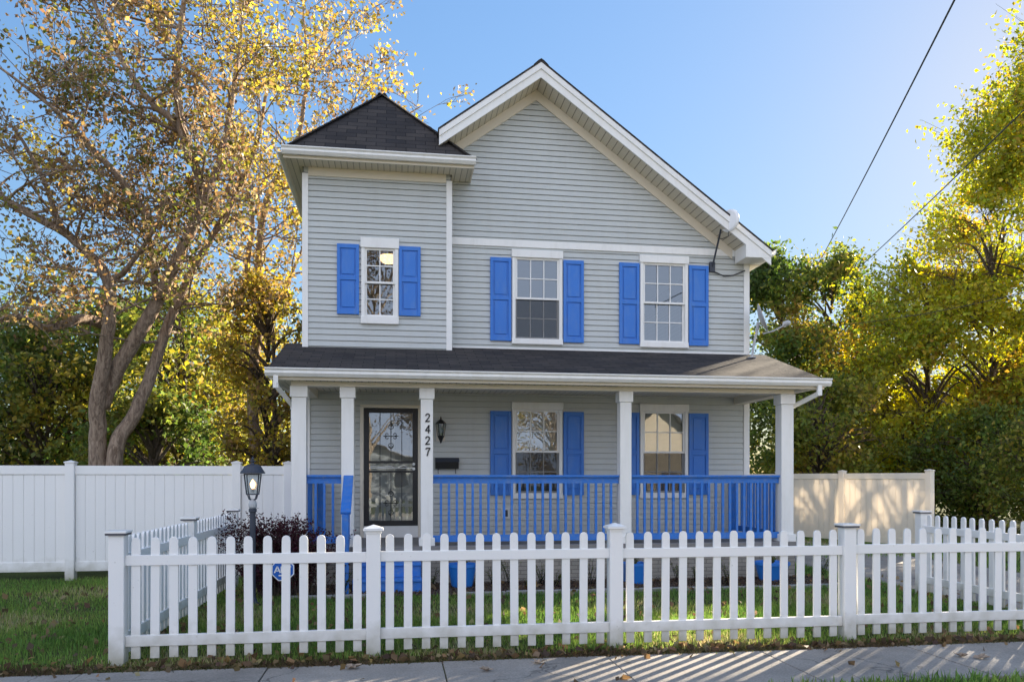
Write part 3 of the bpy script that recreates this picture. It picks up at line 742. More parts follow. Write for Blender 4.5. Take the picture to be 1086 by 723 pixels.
# steps with stair rail
b = MB().box(-.60, .36, 11.02, 11.31, .155, .19).box(-.60, .36, 11.28, 11.59, .35, .385)
b.box(-.58, .34, 11.045, 11.07, .0, .153).box(-.58, .34, 11.31, 11.335, .192, .348).box(-.60, -.56, 11.07, 11.88, 0, .15).box(.32, .36, 11.07, 11.88, 0, .15)
b.box(-.60, -.56, 11.336, 11.88, .152, .345).box(.32, .36, 11.336, 11.88, .152, .345)
b.build('porch_steps', M['bluewood'], H, bevel=.004)
MB().box(-.58, .34, 11.59, 11.615, .387, .52).box(-.60, .36, 11.59, 11.83, .52, .572).build('top_step', M['deck'], H)
sr = MB().bar((-.70, 11.90, 1.63), (-.685, 10.98, 1.12), .14, .04).build('stair_rail', M['bluewood'], H, bevel=.004)
MB().box(-.735, -.645, 10.96, 11.05, 0, 1.10).build('newel_post', M['bluewood'], sr)
MB().bar((-.70, 11.90, .74), (-.69, 11.05, .26), .04, .10).build('bottom_rail', M['bluewood'], sr)
for k in range(5):
    t = (k+.7)/5.6; y = 11.9-.92*t; zt = 1.60-.51*t; zb = .77-.50*t
    MB().box(-.71, -.675, y-.018, y+.018, zb, zt).build('baluster', M['bluewood'], sr)

# ---------------- windows
def window(cx, Y, w_, z0, z1, cols, lower_screen=True, head=.135, sill=.10):
    x0, x1 = cx-w_/2, cx+w_/2; j = .058
    b = MB().box(x0, x0+j, Y-.045, Y+.07, z0+sill, z1-head).box(x1-j, x1, Y-.045, Y+.07, z0+sill, z1-head)
    W = b.build('window', M['trim'], H, bevel=.004)
    MB().box(x0-.012, x1+.012, Y-.062, Y+.07, z1-head+.001, z1).build('header', M['trim'], W, bevel=.004)
    MB().box(x0-.008, x1+.008, Y-.062, Y+.07, z0, z0+sill-.001).build('sill', M['trim'], W, bevel=.006)
    a0, a1 = x0+j, x1-j; b0, b1 = z0+sill, z1-head; mid = (b0+b1)/2
    for k, (s0, s1, yy) in enumerate(((mid-.018, b1, Y-.022), (b0, mid+.018, Y+.012))):
        fr = .034; s = MB()
        s.box(a0, a0+fr, yy, yy+.03, s0, s1).box(a1-fr, a1, yy, yy+.03, s0, s1)
        s.box(a0+fr, a1-fr, yy, yy+.03, s0, s0+fr).box(a0+fr, a1-fr, yy, yy+.03, s1-fr, s1)
        s.build('sash', M['trim'], W)
        g = MB(); gx0, gx1 = a0+fr, a1-fr; gz0, gz1 = s0+fr, s1-fr
        for c_ in range(1, cols):
            xx = gx0+(gx1-gx0)*c_/cols; g.box(xx-.009, xx+.009, yy+.004, yy+.018, gz0, gz1)
        zz = (gz0+gz1)/2
        for c_ in range(cols):
            xa = gx0+(gx1-gx0)*c_/cols+.0095*(c_ > 0); xb = gx0+(gx1-gx0)*(c_+1)/cols-.0095*(c_ < cols-1)
            g.box(xa, xb, yy+.004, yy+.018, zz-.009, zz+.009)
        g.build('muntin_grid', M['trim'], W)
        t = rnd.uniform(-.004, .004)
        MB().poly([(gx0, yy+.020+t, gz0), (gx1, yy+.020-t, gz0), (gx1, yy+.022-t, gz1), (gx0, yy+.022+t, gz1)]).build('pane', M['glass'], W, uv=False)
    if lower_screen:
        MB().poly([(a0, Y-.012, b0), (a1, Y-.012, b0), (a1, Y-.012, mid-.02), (a0, Y-.012, mid-.02)]).build('screen', M['screen'], W, uv=False)
    return W
def shutter(x0, x1, Y, z0, z1):
    y0, y1 = Y-.052, Y-.014; s = .052; zm = (z0+z1)/2+.02
    b = MB().box(x0, x0+s, y0, y1, z0, z1).box(x1-s, x1, y0, y1, z0, z1)
    for a, c_ in ((z0, z0+.09), (zm-.035, zm+.035), (z1-.07, z1)): b.box(x0+s, x1-s, y0, y1, a, c_)
    b.box(x0+s, x1-s, y0+.020, y1, z0+.09, zm-.035).box(x0+s, x1-s, y0+.020, y1, zm+.035, z1-.07)
    sh = b.build('shutter', M['blue'], H, bevel=.003)
    for a, c_ in ((z0+.09, zm-.035), (zm+.035, z1-.07)):      # raised field of each panel
        MB().prism([(x0+s+.028, y0+.019, a+.028), (x1-s-.028, y0+.019, a+.028), (x1-s-.028, y0+.019, c_-.028), (x0+s+.028, y0+.019, c_-.028)], (0, -.014, 0)).build('raised_panel', M['blue'], sh, bevel=.006)
for cx in WIN_UP:
    window(cx, YW, ww, *wz_up, 3, lower_screen=(cx < 3))
    window(cx, YW, ww, *wz_lo, 3)
    for z0, z1 in ((4.03, 5.50), (1.30, 2.79)):
        shutter(cx-.845, cx-.472, YW, z0, z1); shutter(cx+.472, cx+.845, YW, z0, z1)
window(-.27, YT, .62, 4.21, 5.66, 2, lower_screen=False, head=.17, sill=.13)
shutter(-.98, -.615, YT, 4.36, 5.54); shutter(.05, .415, YT, 4.36, 5.54)
# half drawn curtains / blinds behind the panes
for cx, z0, z1, fr in ((WIN_UP[0], *wz_lo, .5), (WIN_UP[1], *wz_lo, .5)):
    b = MB(); zt = z1-.1; zb = z1-.1-(z1-z0-.2)*fr; z = zt
    while z > zb:
        b.box(cx-.38, cx+.38, YW+.10, YW+.104, z-.022, z); z -= .025
    b.build('window_blind', M['curtain'], H)

# ---------------- door
dx0, dx1, dz0, dz1 = -.548, .374, .78, 2.81
b = MB().box(dx0-.065, dx0-.004, YW-.05, YW+.08, .577, dz1+.004).box(dx1+.004, dx1+.065, YW-.05, YW+.08, .577, dz1+.004).box(dx0-.065, dx1+.065, YW-.05, YW+.08, dz1+.005, dz1+.06)
D = b.build('door_frame', M['cream'], H, bevel=.003)
MB().box(dx0-.003, dx1+.003, YW-.045, YW+.06, .577, dz0-.004).build('threshold', M['trim'], D)
fr = .088; b = MB()
b.box(dx0, dx0+fr, YW-.042, YW, dz0, dz1).box(dx1-fr, dx1, YW-.042, YW, dz0, dz1)
b.box(dx0+fr, dx1-fr, YW-.042, YW, dz1-.078, dz1).box(dx0+fr, dx1-fr, YW-.042, YW, dz0, dz0+.09)
b.box(dx0+fr, dx1-fr, YW-.042, YW, 1.86, 1.90).box(dx0+fr, dx1-fr, YW-.042, YW, 1.70, 1.735)
SDR = b.build('storm_door', M['black'], H, bevel=.003)
b = MB(); ix0, ix1 = dx0+fr, dx1-fr; mid = (ix0+ix1)/2
for k in range(1, 4):
    xx = ix0+(ix1-ix0)*k/4; b.box(xx-.006, xx+.006, YW-.034, YW-.022, 1.9, dz1-.078).box(xx-.006, xx+.006, YW-.034, YW-.022, dz0+.09, 1.70)
for xx in (ix0+.02, ix1-.02):
    pass
def scroll(cx, cz, sx, sz, r=.052):
    pts = []
    for k in range(15):
        a = k/14*1.6*math.pi; rr = r*(1-.55*k/14)
        pts.append((cx+sx*(rr*math.cos(a-math.pi/2)), YW-.036, cz+sz*(r+rr*math.sin(a-math.pi/2))))
    b.tube(pts, .0055, 5)
for zc, hh in ((2.33, .24), (1.17, .24)):
    for sx in (-1, 1):
        scroll(mid, zc+.12, sx, 1); scroll(mid, zc-.12, sx, -1)
        scroll(mid+sx*.065, zc-.01, sx, 1, .035); scroll(mid+sx*.065, zc+.01, sx, -1, .035)
    b.tube([(mid, YW-.036, zc-hh), (mid, YW-.036, zc+hh)], .009, 6)
    b.tube([(mid-.13, YW-.036, zc), (mid+.13, YW-.036, zc)], .007, 6)
    b.lathe((mid, YW-.036, zc+hh-.02), [(.001, 0), (.016, .012), (.001, .035)], 8)
b.build('security_bars', M['black'], SDR)
b = MB()       # looping ornament of the middle rail
pts = [(ix0+.02+(ix1-ix0-.12)*k/40, YW-.036, 1.80+.022*math.sin(k/40*math.pi*5)*(1 if k > 22 else .3)) for k in range(41)]
b.tube(pts, .006, 5).box(ix0, ix1, YW-.034, YW-.026, 1.775, 1.785).build('rail_ornament', M['signwhite'], SDR)
MB().poly([(ix0, YW-.014, 1.90), (ix1, YW-.014, 1.90), (ix1, YW-.014, dz1-.078), (ix0, YW-.014, dz1-.078)]).poly([(ix0, YW-.014, dz0+.09), (ix1, YW-.014, dz0+.09), (ix1, YW-.014, 1.70), (ix0, YW-.014, 1.70)]).poly([(ix0, YW-.014, 1.735), (ix1, YW-.014, 1.735), (ix1, YW-.014, 1.86), (ix0, YW-.014, 1.86)]).build('pane', M['doorglass'], SDR, uv=False)
for zz in (1.845, 1.765):
    b = MB(); b.tube([(dx1-.07, YW-.042, zz), (dx1-.07, YW-.06, zz), (dx1-.07, YW-.075, zz), (dx1-.07, YW-.085, zz)], [.012, .012, .026, .018], 12); b.build('handle', M['signwhite'], SDR)
b = MB().box(dx0+.01, dx1-.01, YW+.062, YW+.10, dz0+.0, dz1-.02)
ID = b.build('inner_door', mat('inner_door_paint', (.50, .44, .36), .5, .06), H)
b = MB()
for (a, c_) in ((.95, 1.35), (1.45, 2.0), (2.1, 2.65)):
    for s in (-1, 1): b.box(mid+s*.2-.13, mid+s*.2+.13, YW+.052, YW+.061, a, c_)
b.build('door_panel', M['inside'], ID)
# outlet cover under the left porch window
MB().box(1.845, 1.995, YW-.035, YW-.012, .89, 1.075).build('outlet_cover', M['ventbox'], H, bevel=.005)
MB().box(1.885, 1.955, YW-.045, YW-.036, .925, 1.04).build('outlet_flap', M['slate'], H)

# house number on the porch post: the digits as thin raised strokes
DIG = {'2': [[(-.9, .55), (-.75, .9), (-.2, 1.05), (.45, .95), (.7, .55), (.5, .1), (-.1, -.4), (-.8, -1), (-.3, -.88), (.3, -1), (.9, -.85)]],
       '4': [[(.45, -1), (.45, 1.05), (-.9, -.35), (.95, -.35)]],
       '7': [[(-.85, .75), (-.7, 1), (.85, 1), (.2, .1), (-.15, -1)]]}
for k, ch in enumerate('2427'):
    b = MB(); cz = 2.515-.172*k; cx = POSTX[2]+.012
    for st in DIG[ch]:
        pts = [(cx+x*.034+z*.004, YP-.098, cz+z*.058) for x, z in st]
        for p, q in zip(pts, pts[1:]): b.bar(p, q, .019, .010, (0, 1, 0))
        for i, p in enumerate(pts): b.lathe((p[0], p[1]-.0, p[2]-.005), [(.009, 0), (.009, .008)], 6)
    o = b.build('house_number', M['black'], H)

# downspouts
def dsp(pts, parent=H):
    b = MB(); pts = [Vector(p) for p in pts]
    for p, q in zip(pts, pts[1:]): b.bar(p, q, .065, .05, (0, 1, 0) if abs((q-p).normalized().z) > .3 else (0, 0, 1))
    for p in pts[1:-1]: b.lathe(p-Vector((0, 0, .04)), [(.042, 0), (.042, .08)], 10)
    return b.build('downspout', M['trim'], parent)
dsp([(6.64, 11.56, 3.07), (6.64, 11.56, 2.95), (6.36, 12.14, 2.72), (6.34, 12.15, .62)])
dsp([(-1.70, 11.56, 3.07), (-1.70, 11.56, 2.93), (-1.53, 12.14, 2.68), (-1.53, 12.15, .62)])
# cable clipped along corner
b = MB(); b.tube([at(757, 288, YW-.04), at(768, 293, YW-.06), at(778, 292, YW-.05), at(790, 287, YW-.05)], .012, 6); b.build('service_cable', M['wire'], H)

# ------------------------------------------------------------------ fixtures on the house
t = thing('wall_lantern', 'small dark bronze lantern fixed on the porch wall right of the house numbers', 'wall lamp', (.77, YW, 2.45))
lx, ly, lz = .77, YW-.14, 2.47
MB().box(lx-.075, lx+.075, YW-.036, YW-.016, lz-.22, lz+.06).build('mounting_plate', M['cream'], t)
MB().tube([(lx, YW-.036, lz-.13), (lx, YW-.09, lz-.15), (lx, ly, lz-.17)], .011, 6).lathe((lx, ly, lz-.20), [(.012, -.06), (.02, -.03), (.03, 0), (.055, .05), (.06, .07)], 6).build('bracket', M['black'], t)
MB().lathe((lx, ly, lz+.075), [(.098, 0), (.07, .035), (.03, .07), (.012, .085), (.016, .10), (.004, .13)], 6).build('lamp_roof', M['black'], t)
b = MB()
for k in range(6):
    a = k*math.pi/3; b.bar((lx+.056*math.cos(a), ly+.056*math.sin(a), lz-.13), (lx+.088*math.cos(a), ly+.088*math.sin(a), lz+.076), .009, .009)
b.build('cage', M['black'], t)
MB().lathe((lx, ly, lz-.125), [(.045, 0), (.078, .195)], 6).build('lamp_glass', M['glass'], t)

t = thing('mailbox', 'black metal wall mailbox above the porch railing, below the wall lantern', 'mailbox', (.88, YW-.07, 1.8))
c0 = at(461.5, 489, YW).x; c1 = at(486, 489, YW).x
b = MB().prism([(c0, YW-.012, 1.77), (c0, YW-.12, 1.77), (c0, YW-.14, 1.88), (c0, YW-.10, 1.945), (c0, YW-.012, 1.955)], (c1-c0, 0, 0)); b.build('box', M['black'], t, bevel=.004)
MB().prism([(c0-.006, YW-.126, 1.90), (c0-.006, YW-.150, 1.885), (c0-.006, YW-.102, 1.953), (c0-.006, YW-.013, 1.965), (c0-.006, YW-.013, 1.957), (c0-.006, YW-.098, 1.947)], (c1-c0+.012, 0, 0)).build('lid', M['slate'], t)
for hx in (c0+.05, c1-.05):
    MB().tube([(hx, YW-.05, 1.77), (hx, YW-.05, 1.70), (hx, YW-.08, 1.685), (hx, YW-.10, 1.70)], .006, 5).build('paper_hook', M['black'], t)

# antenna on an arm at the gable
t = thing('antenna', 'white flat panel antenna on a dark slanted arm at the right end of the gable', 'antenna', at(755, 284, YW))
p0 = at(755.5, 283, YW-.05); p1 = at(768, 228, YW-.42)
MB().tube([p0, p0.lerp(p1, .5)+Vector((.0, 0, -.01)), p1], .018, 8).box(p0.x-.05, p0.x+.05, YW-.06, YW-.014, p0.z-.09, p0.z+.09).build('arm', M['slate'], t)
pc = at(773.5, 234, YW-.48)
o = MB().lathe((0, 0, -.025), [(.06, 0), (.20, .0), (.20, .03), (.17, .05), (.02, .055)], 28).build('panel', M['signwhite'], t, smooth=False, bevel=.004)
o.location = pc-parent_loc(t); o.rotation_euler = (R(90), R(0), R(-62))
o.data.transform(Matrix.Translation(parent_loc(t)))
MB().tube([p1, pc], .012, 6).build('bracket', M['slate'], t)
MB().tube([pc+Vector((.0, 0, -.15)), pc+Vector((-.02, 0, -.28)), pc+Vector((-.09, .1, -.30)), pc+Vector((-.14, .2, -.26))], .008, 5).build('cable', M['wire'], t)

# satellite dish at the porch roof corner
t = thing('satellite_dish', 'grey satellite dish seen edge-on at the right end of the porch roof', 'satellite dish', at(797, 378, YW-.3))
yb = YW-.35
q0 = at(797.5, 379, yb); q1 = at(803, 350, yb); q2 = at(811, 353, yb); q3 = at(832, 345, yb-.15)
MB().tube([q0, at(800, 362, yb), q1], .022, 8).lathe(q0+Vector((0, 0, -.01)), [(.07, 0), (.07, .02)], 10).build('mast', M['silver'], t)
MB().tube([at(809, 354, yb), at(820, 351, yb-.08), q3], .014, 8).build('feed_arm', M['silver'], t)
MB().tube([q3+Vector((-.02, 0, .02)), q3+Vector((.05, -.05, .04)), q3+Vector((.08, -.07, .03))], [.045, .05, .03], 10).lathe(q3+Vector((.0, 0, -.03)), [(.03, 0), (.045, .03), (.03, .08)], 10).build('receiver', M['silver'], t)
# dish bowl
b = MB(); n = 28; rings = [(0, 0), (.1, .008), (.19, .03), (.27, .062), (.285, .066), (.285, .056), (.19, .018), (.1, -.004), (0, -.012)]
i0 = 0
for r_, z_ in rings:
    for j in range(n):
        a = 2*math.pi*j/n; b.v.append((r_*math.cos(a)*.92, r_*math.sin(a), z_))
for k in range(len(rings)-1):
    for j in range(n): b.f.append((k*n+j, k*n+(j+1) % n, (k+1)*n+(j+1) % n, (k+1)*n+j))
o = b.build('dish', M['silver'], t, smooth=True)
o.data.transform(Matrix.Translation(parent_loc(t)))
o.location = at(805.5, 338, yb)-parent_loc(t); o.rotation_euler = (R(0), R(71), R(-27))
MB().tube([q1, at(804, 342, yb)], .03, 8).build('dish_bracket', M['silver'], t)

# room light behind the tower window
t = thing('ceiling_lamp', 'lit warm globe ceiling lamp seen through the tower window', 'lamp', (.12, YT+1.0, 6.0))
lamp_c = at(412, 274.5, YT+.75); root_z = 6.0
MB().lathe((lamp_c.x, lamp_c.y, lamp_c.z-.09), [(.02, 0), (.10, .02), (.155, .07), (.165, .10), (.15, .14)], 20).build('shade', emis('warm_lamp', (1.0, .55, .24), .6), t, smooth=True)
MB().lathe((lamp_c.x, lamp_c.y, lamp_c.z+.051), [(.155, 0), (.12, .03), (.02, .05), (.015, root_z-lamp_c.z-.05)], 16).build('canopy', M['slate'], t, smooth=True)

# ------------------------------------------------------------------ picket fences
def flat_cap(c, w_, m, parent):
    x, y, z = c; k = w_/2+.026
    c_ = MB().box(x-k, x+k, y-k, y+k, z-.016, z+.004).build('post_cap', m, parent, bevel=.003)
    k -= .007; MB().box(x-k, x+k, y-k, y+k, z-.034, z-.0165).build('cap_skirt', M['capband'], c_)
    return c_
def cap(c, w_, m, parent, h=.0):
    """flat moulded post cap"""
    x, y, z = c
    b = MB()
    b.box(x-w_/2-.006, x+w_/2+.006, y-w_/2-.006, y+w_/2+.006, z-.045, z-.018)
    b.box(x-w_/2-.026, x+w_/2+.026, y-w_/2-.026, y+w_/2+.026, z-.018, z)
    k = w_/2+.022; t_ = .02
    b.prism([(x-k, y-k, z+.001), (x+k, y-k, z+.001), (x+k, y+k, z+.001), (x-k, y+k, z+.001)], (0, 0, .002))
    i = len(b.v); b.v += [(x-k, y-k, z+.003), (x+k, y-k, z+.003), (x+k, y+k, z+.003), (x-k, y+k, z+.003), (x, y, z+.035)]
    b.f += [(i, i+1, i+4), (i+1, i+2, i+4), (i+2, i+3, i+4), (i+3, i, i+4)]
    return b.build('post_cap', m, parent, bevel=.003)
PH = 1.10; PWD = .075
def picket_mesh():
    b = MB(); pts = []; w2 = PWD/2; r = .03
    z0, z1 = .055, PH
    pts = [(-w2, z0), (w2, z0), (w2, z1-.045)]
    for k in range(1, 7):
        a = k/7*math.pi; pts.append((w2*math.cos(a)*.98, z1-.045+.045*math.sin(a)**.7))
    pts.append((-w2, z1-.045))
    b.prism([(x, -.012, z) for x, z in pts], (0, .024, 0)); return b
PROTO = None
def picket_run(label, posts, side, first_last=(True, True), seed=0, npk=None, group='white picket fence runs'):
    """posts: list of (x,y); side: vector from rails to pickets"""
    global PROTO
    r_ = random.Random(seed); side = Vector(side)
    t = thing('picket_fence', label, 'picket fence', (posts[0][0], posts[0][1], 0), group)
    for i, (x, y) in enumerate(posts):
        if (i == 0 and not first_last[0]) or (i == len(posts)-1 and not first_last[1]): continue
        lean = r_.uniform(-.004, .004)
        ps = MB().box(x-.063, x+.063, y-.063, y+.063, -.05, 1.125+lean).build('post', M['picket'], t, bevel=.006)
        (cap if abs(x+.2) < .1 or abs(x-2.04) < .1 else flat_cap)((x, y, 1.15+lean), .126, M['picket'], ps)
    for (p, q), n in zip(zip(posts, posts[1:]), npk):
        p = Vector((*p, 0)); q = Vector((*q, 0)); d = (q-p); L = d.length; d.normalize()
        a, c_ = p+d*.063, q-d*.063
        dz = r_.uniform(-.006, .006)
        for z0, z1 in ((.16, .255), (.855, .945)):
            mp = (a+c_)/2
            b = MB().bar(a+Vector((0, 0, (z0+z1)/2+dz)), c_+Vector((0, 0, (z0+z1)/2+dz)), .052, z1-z0)
            b.build('rail', M['picket'], t, bevel=.004)
        for k in range(n):
            s = (k+.5)/n; c0_ = a+(c_-a)*s
            pos = c0_+side*.001+Vector((0, 0, dz+r_.uniform(-.003, .003)))
            if PROTO is None:
                o = picket_mesh().build('picket', M['picket'], None, bevel=.003); PROTO = o
            else:
                o = PROTO.copy(); COL.objects.link(o)
            o.parent = t; o.location = pos-t.location
            o.rotation_euler = (0, r_.uniform(-.006, .006), math.atan2(d.y, d.x)+r_.uniform(-.01, .01))
    return t
FY = 7.15
fx = [-2.36, -.20, 2.04, 4.40, 7.20]
picket_run('long white picket fence along the sidewalk in front of the lawn', [(x, FY) for x in fx], (0, -1, 0), (True, True), 3, [13, 13, 13, 16], None)
picket_run('white picket fence running back from the left corner post to the house', [(-2.36, FY), (-2.36, 9.50), (-2.36, 11.95)], (-1, 0, 0), (False, True), 4, [16, 16], None)
picket_run('white picket fence running back beside the driveway at the right edge', [(7.20, FY), (7.20, 9.88)], (1, 0, 0), (False, True), 5, [16], None)

# ------------------------------------------------------------------ tall vinyl fences
def board_run(label, posts, m, h=1.80, zb=.14, seed=0, face=(0, -1, 0)):
    r_ = random.Random(seed)
    t = thing('board_fence', label, 'fence', (posts[0][0], posts[0][1], 0))
    for i, (x, y) in enumerate(posts):
        ang = math.atan2(posts[min(i+1, len(posts)-1)][1]-posts[max(i-1, 0)][1], posts[min(i+1, len(posts)-1)][0]-posts[max(i-1, 0)][0])
        d = Vector((math.cos(ang), math.sin(ang), 0)); s = Vector((-d.y, d.x, 0)); c_ = Vector((x, y, -.05)); w_ = .068
        pts = [c_+d*a*w_+s*e*w_ for a, e in ((-1, -1), (1, -1), (1, 1), (-1, 1))]
        ps = MB().prism(pts, (0, 0, h+.09)).build('post', m, t, bevel=.006)
        pts2 = [c_+d*a*(w_+.01)+s*e*(w_+.01)+Vector((0, 0, h+.091)) for a, e in ((-1, -1), (1, -1), (1, 1), (-1, 1))]
        b = MB().prism(pts2, (0, 0, .018)); i0 = len(b.v)
        b.v += [tuple(p+Vector((0, 0, .0185))) for p in pts2]+[tuple(c_+Vector((0, 0, h+.135)))]
        for k in range(4): b.f.append((i0+k, i0+(k+1) % 4, i0+4))
        b.build('post_cap', m, ps)
    for p, q in zip(posts, posts[1:]):
        p = Vector((*p, 0)); q = Vector((*q, 0)); d = (q-p).normalized(); a = p+d*.069; c_ = q-d*.069; L = (c_-a).length
        for z0, z1 in ((zb, zb+.15), (h-.14, h)):
            MB().bar(a+Vector((0, 0, (z0+z1)/2)), c_+Vector((0, 0, (z0+z1)/2)), .048, z1-z0).build('rail', m, t, bevel=.004)
        n = int(round(L/.152)); b = MB()
        s = Vector((-d.y, d.x, 0))
        for k in range(n):
            c0_ = a+d*(L*k/n+.005); c1_ = a+d*(L*(k+1)/n-.005)
            o_ = Vector((0, 0, (zb+h)/2)); b.bar(c0_+o_, c1_+o_, .026, h-zb-.29)
            if k < n-1: b.bar(c1_+o_, c1_+d*.010+o_, .010, h-zb-.29)
        b.build('board_panel', m, t)
    return t
board_run('tall white vinyl board fence left of the house', [(-9.94, 13.2), (-7.50, 13.2), (-5.06, 13.2), (-2.55, 13.2), (-1.74, 13.2)], M['white'], seed=1)
pA = (10.1, 19.6); pB = (11.55, 15.6)
d = Vector((pB[0]-pA[0], pB[1]-pA[1]))
board_run('tall cream vinyl board fence beyond the driveway right of the house', [(pA[0]-d.x*.55, pA[1]-d.y*.55), pA, (pA[0]+d.x*.47, pA[1]+d.y*.47), pB], M['almond'], h=1.72, zb=.10, seed=2)

# ------------------------------------------------------------------ lamp post
LX, LY = -1.78, 10.2
t = thing('lamp_post', 'dark lantern lamp post with a warm lit bulb on the lawn beside the purple shrub', 'lamp post', (LX, LY, 0))
MB().lathe((LX, LY, 0), [(.105, 0), (.105, .025), (.06, .045), (.045, .09), (.036, .11), (.036, 1.17), (.05, 1.18), (.05, 1.215), (.034, 1.23)], 18).build('pole', M['slate'], t, smooth=False)
MB().lathe((LX, LY, 1.22), [(.034, 0), (.052, .02), (.052, .06), (.035, .105), (.022, .12)], 14).build('collar', M['silver'], t)
b = MB()
for k in range(4):
    a = k*math.pi/2+math.pi/4
    b.tube([(LX+.015*math.cos(a), LY+.015*math.sin(a), 1.325), (LX+.055*math.cos(a), LY+.055*math.sin(a), 1.345), (LX+.075*math.cos(a), LY+.075*math.sin(a), 1.40)], .008, 5)
    b.bar((LX+.088*math.cos(a), LY+.088*math.sin(a), 1.395), (LX+.125*math.cos(a), LY+.125*math.sin(a), 1.655), .012, .012)
for s in (-1, 1):
    for r_, z in ((.060, 1.40), (.086, 1.652)):
        b.bar((LX-r_, LY+s*r_, z), (LX+r_, LY+s*r_, z), .012, .012).bar((LX+s*r_, LY-r_-.004, z), (LX+s*r_, LY+r_+.004, z), .011, .011)
b.build('lantern_frame', M['slate'], t)
MB().lathe((LX, LY, 1.405), [(.080, 0), (.118, .245)], 4, math.pi/4).build('lamp_glass', glassmat('lantern_glass', refl=.08), t)
MB().lathe((LX, LY, 1.66), [(.152, 0), (.152, .012), (.125, .05), (.10, .095), (.06, .115), (.02, .122), (.016, .14), (.034, .15), (.034, .16), (.012, .17), (.018, .185), (.004, .21)], 20).build('lamp_roof', M['slate'], t)
MB().lathe((LX, LY, 1.42), [(.018, 0), (.018, .05)], 8).build('bulb_socket', M['silver'], t)
MB().lathe((LX, LY, 1.471), [(.014, 0), (.030, .04), (.032, .065), (.014, .10), (.003, .115)], 10).build('bulb', emis('bulb_glow', (1, .50, .18), 1.5), t, smooth=True)

# ------------------------------------------------------------------ yard sign
SX, SY = at(300, 600, 9.9).x, 9.9
cz = at(300, 604, SY).z
t = thing('yard_sign', 'blue octagonal security sign with white border standing before the purple shrub', 'sign', (SX, SY, 0))
def octa(r, y, d):
    return [(SX+r*math.cos(R(22.5+45*k)), y, cz+r*math.sin(R(22.5+45*k))) for k in range(8)]
MB().tube([(SX, SY+.02, 0), (SX, SY+.02, cz)], .010, 6).build('stake', M['silver'], t)
MB().prism(octa(.145, SY, 0), (0, .008, 0)).build('border', M['signwhite'], t)
MB().prism(octa(.130, SY-.003, 0), (0, .002, 0)).build('panel', M['signblue'], t)
b = MB()
def st(pts, w_=.016):
    for p, q in zip(pts, pts[1:]):
        b.bar((SX+p[0], SY-.005, cz+p[1]), (SX+q[0], SY-.005, cz+q[1]), .003, w_, (0, 0, 1) if abs(p[1]-q[1]) < .001 else (1, 0, 0))
st([(-.10, -.035), (-.065, .045)]); st([(-.065, .045), (-.03, -.035)]); st([(-.085, -.01), (-.045, -.01)], .012)
st([(-.018, -.035), (-.018, .045)]); st([(-.018, .04), (.012, .04), ]); st([(-.018, -.032), (.012, -.032)]); st([(.012, .04), (.03, .018)]); st([(.03, .018), (.03, -.012)]); st([(.03, -.012), (.012, -.032)])
st([(.04, .04), (.10, .04)]); st([(.07, .04), (.07, -.035)])
b.build('lettering', M['signwhite'], t)
MB().box(SX-.05, SX+.05, SY-.0065, SY-.0035, cz-.075, cz-.06).build('small_print', M['signwhite'], t)

# ------------------------------------------------------------------ planters
def planter(label, u0, u1, vt, Y, square, seed):
    r_ = random.Random(seed); xa, xb = at(u0, 600, Y).x, at(u1, 600, Y).x; cx = (xa+xb)/2; rad = (xb-xa)/2; zt = at((u0+u1)/2, vt, Y-.1).z
    t = thing('planter', label, 'planter', (cx, Y, 0), 'blue planters in the bed')
    if square: prof, n, ph = [(rad*.95, .015), (rad*1.36, zt-.04), (rad*1.42, zt-.04), (rad*1.42, zt), (rad*1.3, zt), (rad*1.26, zt-.05)], 4, math.pi/4
    else: prof, n, ph = [(rad*.66, .015), (rad*.70, .03), (rad*.93, zt-.05), (rad, zt-.045), (rad, zt), (rad*.93, zt), (rad*.9, zt-.05)], 24, 0
    MB().lathe((cx, Y, 0), prof, n, ph).build('pot', M['pot'], t, smooth=False)
    P = []; C = []
    b = MB()
    for k in range(16):
        a = r_.uniform(0, 6.28); L = r_.uniform(.08, .26); q = Vector((cx, Y, zt-.05)); tip = q+Vector((math.cos(a)*L*.7, math.sin(a)*L*.7, L))
        b.tube([q, q.lerp(tip, .5)+Vector((0, 0, .02)), tip], .003, 3, cap=False)
        for j in range(7):
            s = r_.uniform(.3, 1); p = q.lerp(tip, s); P.append((p.x+r_.gauss(0, .012), p.y+r_.gauss(0, .012), p.z+r_.gauss(0, .012)))
    b.build('stems', M['barkdark'], t, uv=False)
    P = np.array(P); leafmesh('foliage', P, np.full(len(P), .04), palette(len(P), [(.10, .13, .03), (.2, .17, .06)], [2, 1]), M['leaf'], t)
planter('round blue pot with straggly plants just right of the porch steps', 474, 506, 598, 11.45, False, 1)
planter('square blue pot behind the middle fence post, half hidden by pickets', 660, 684, 597, 11.45, True, 2)
planter('round blue pot with small plants below the right end of the porch railing', 801, 836, 596, 11.5, False, 3)

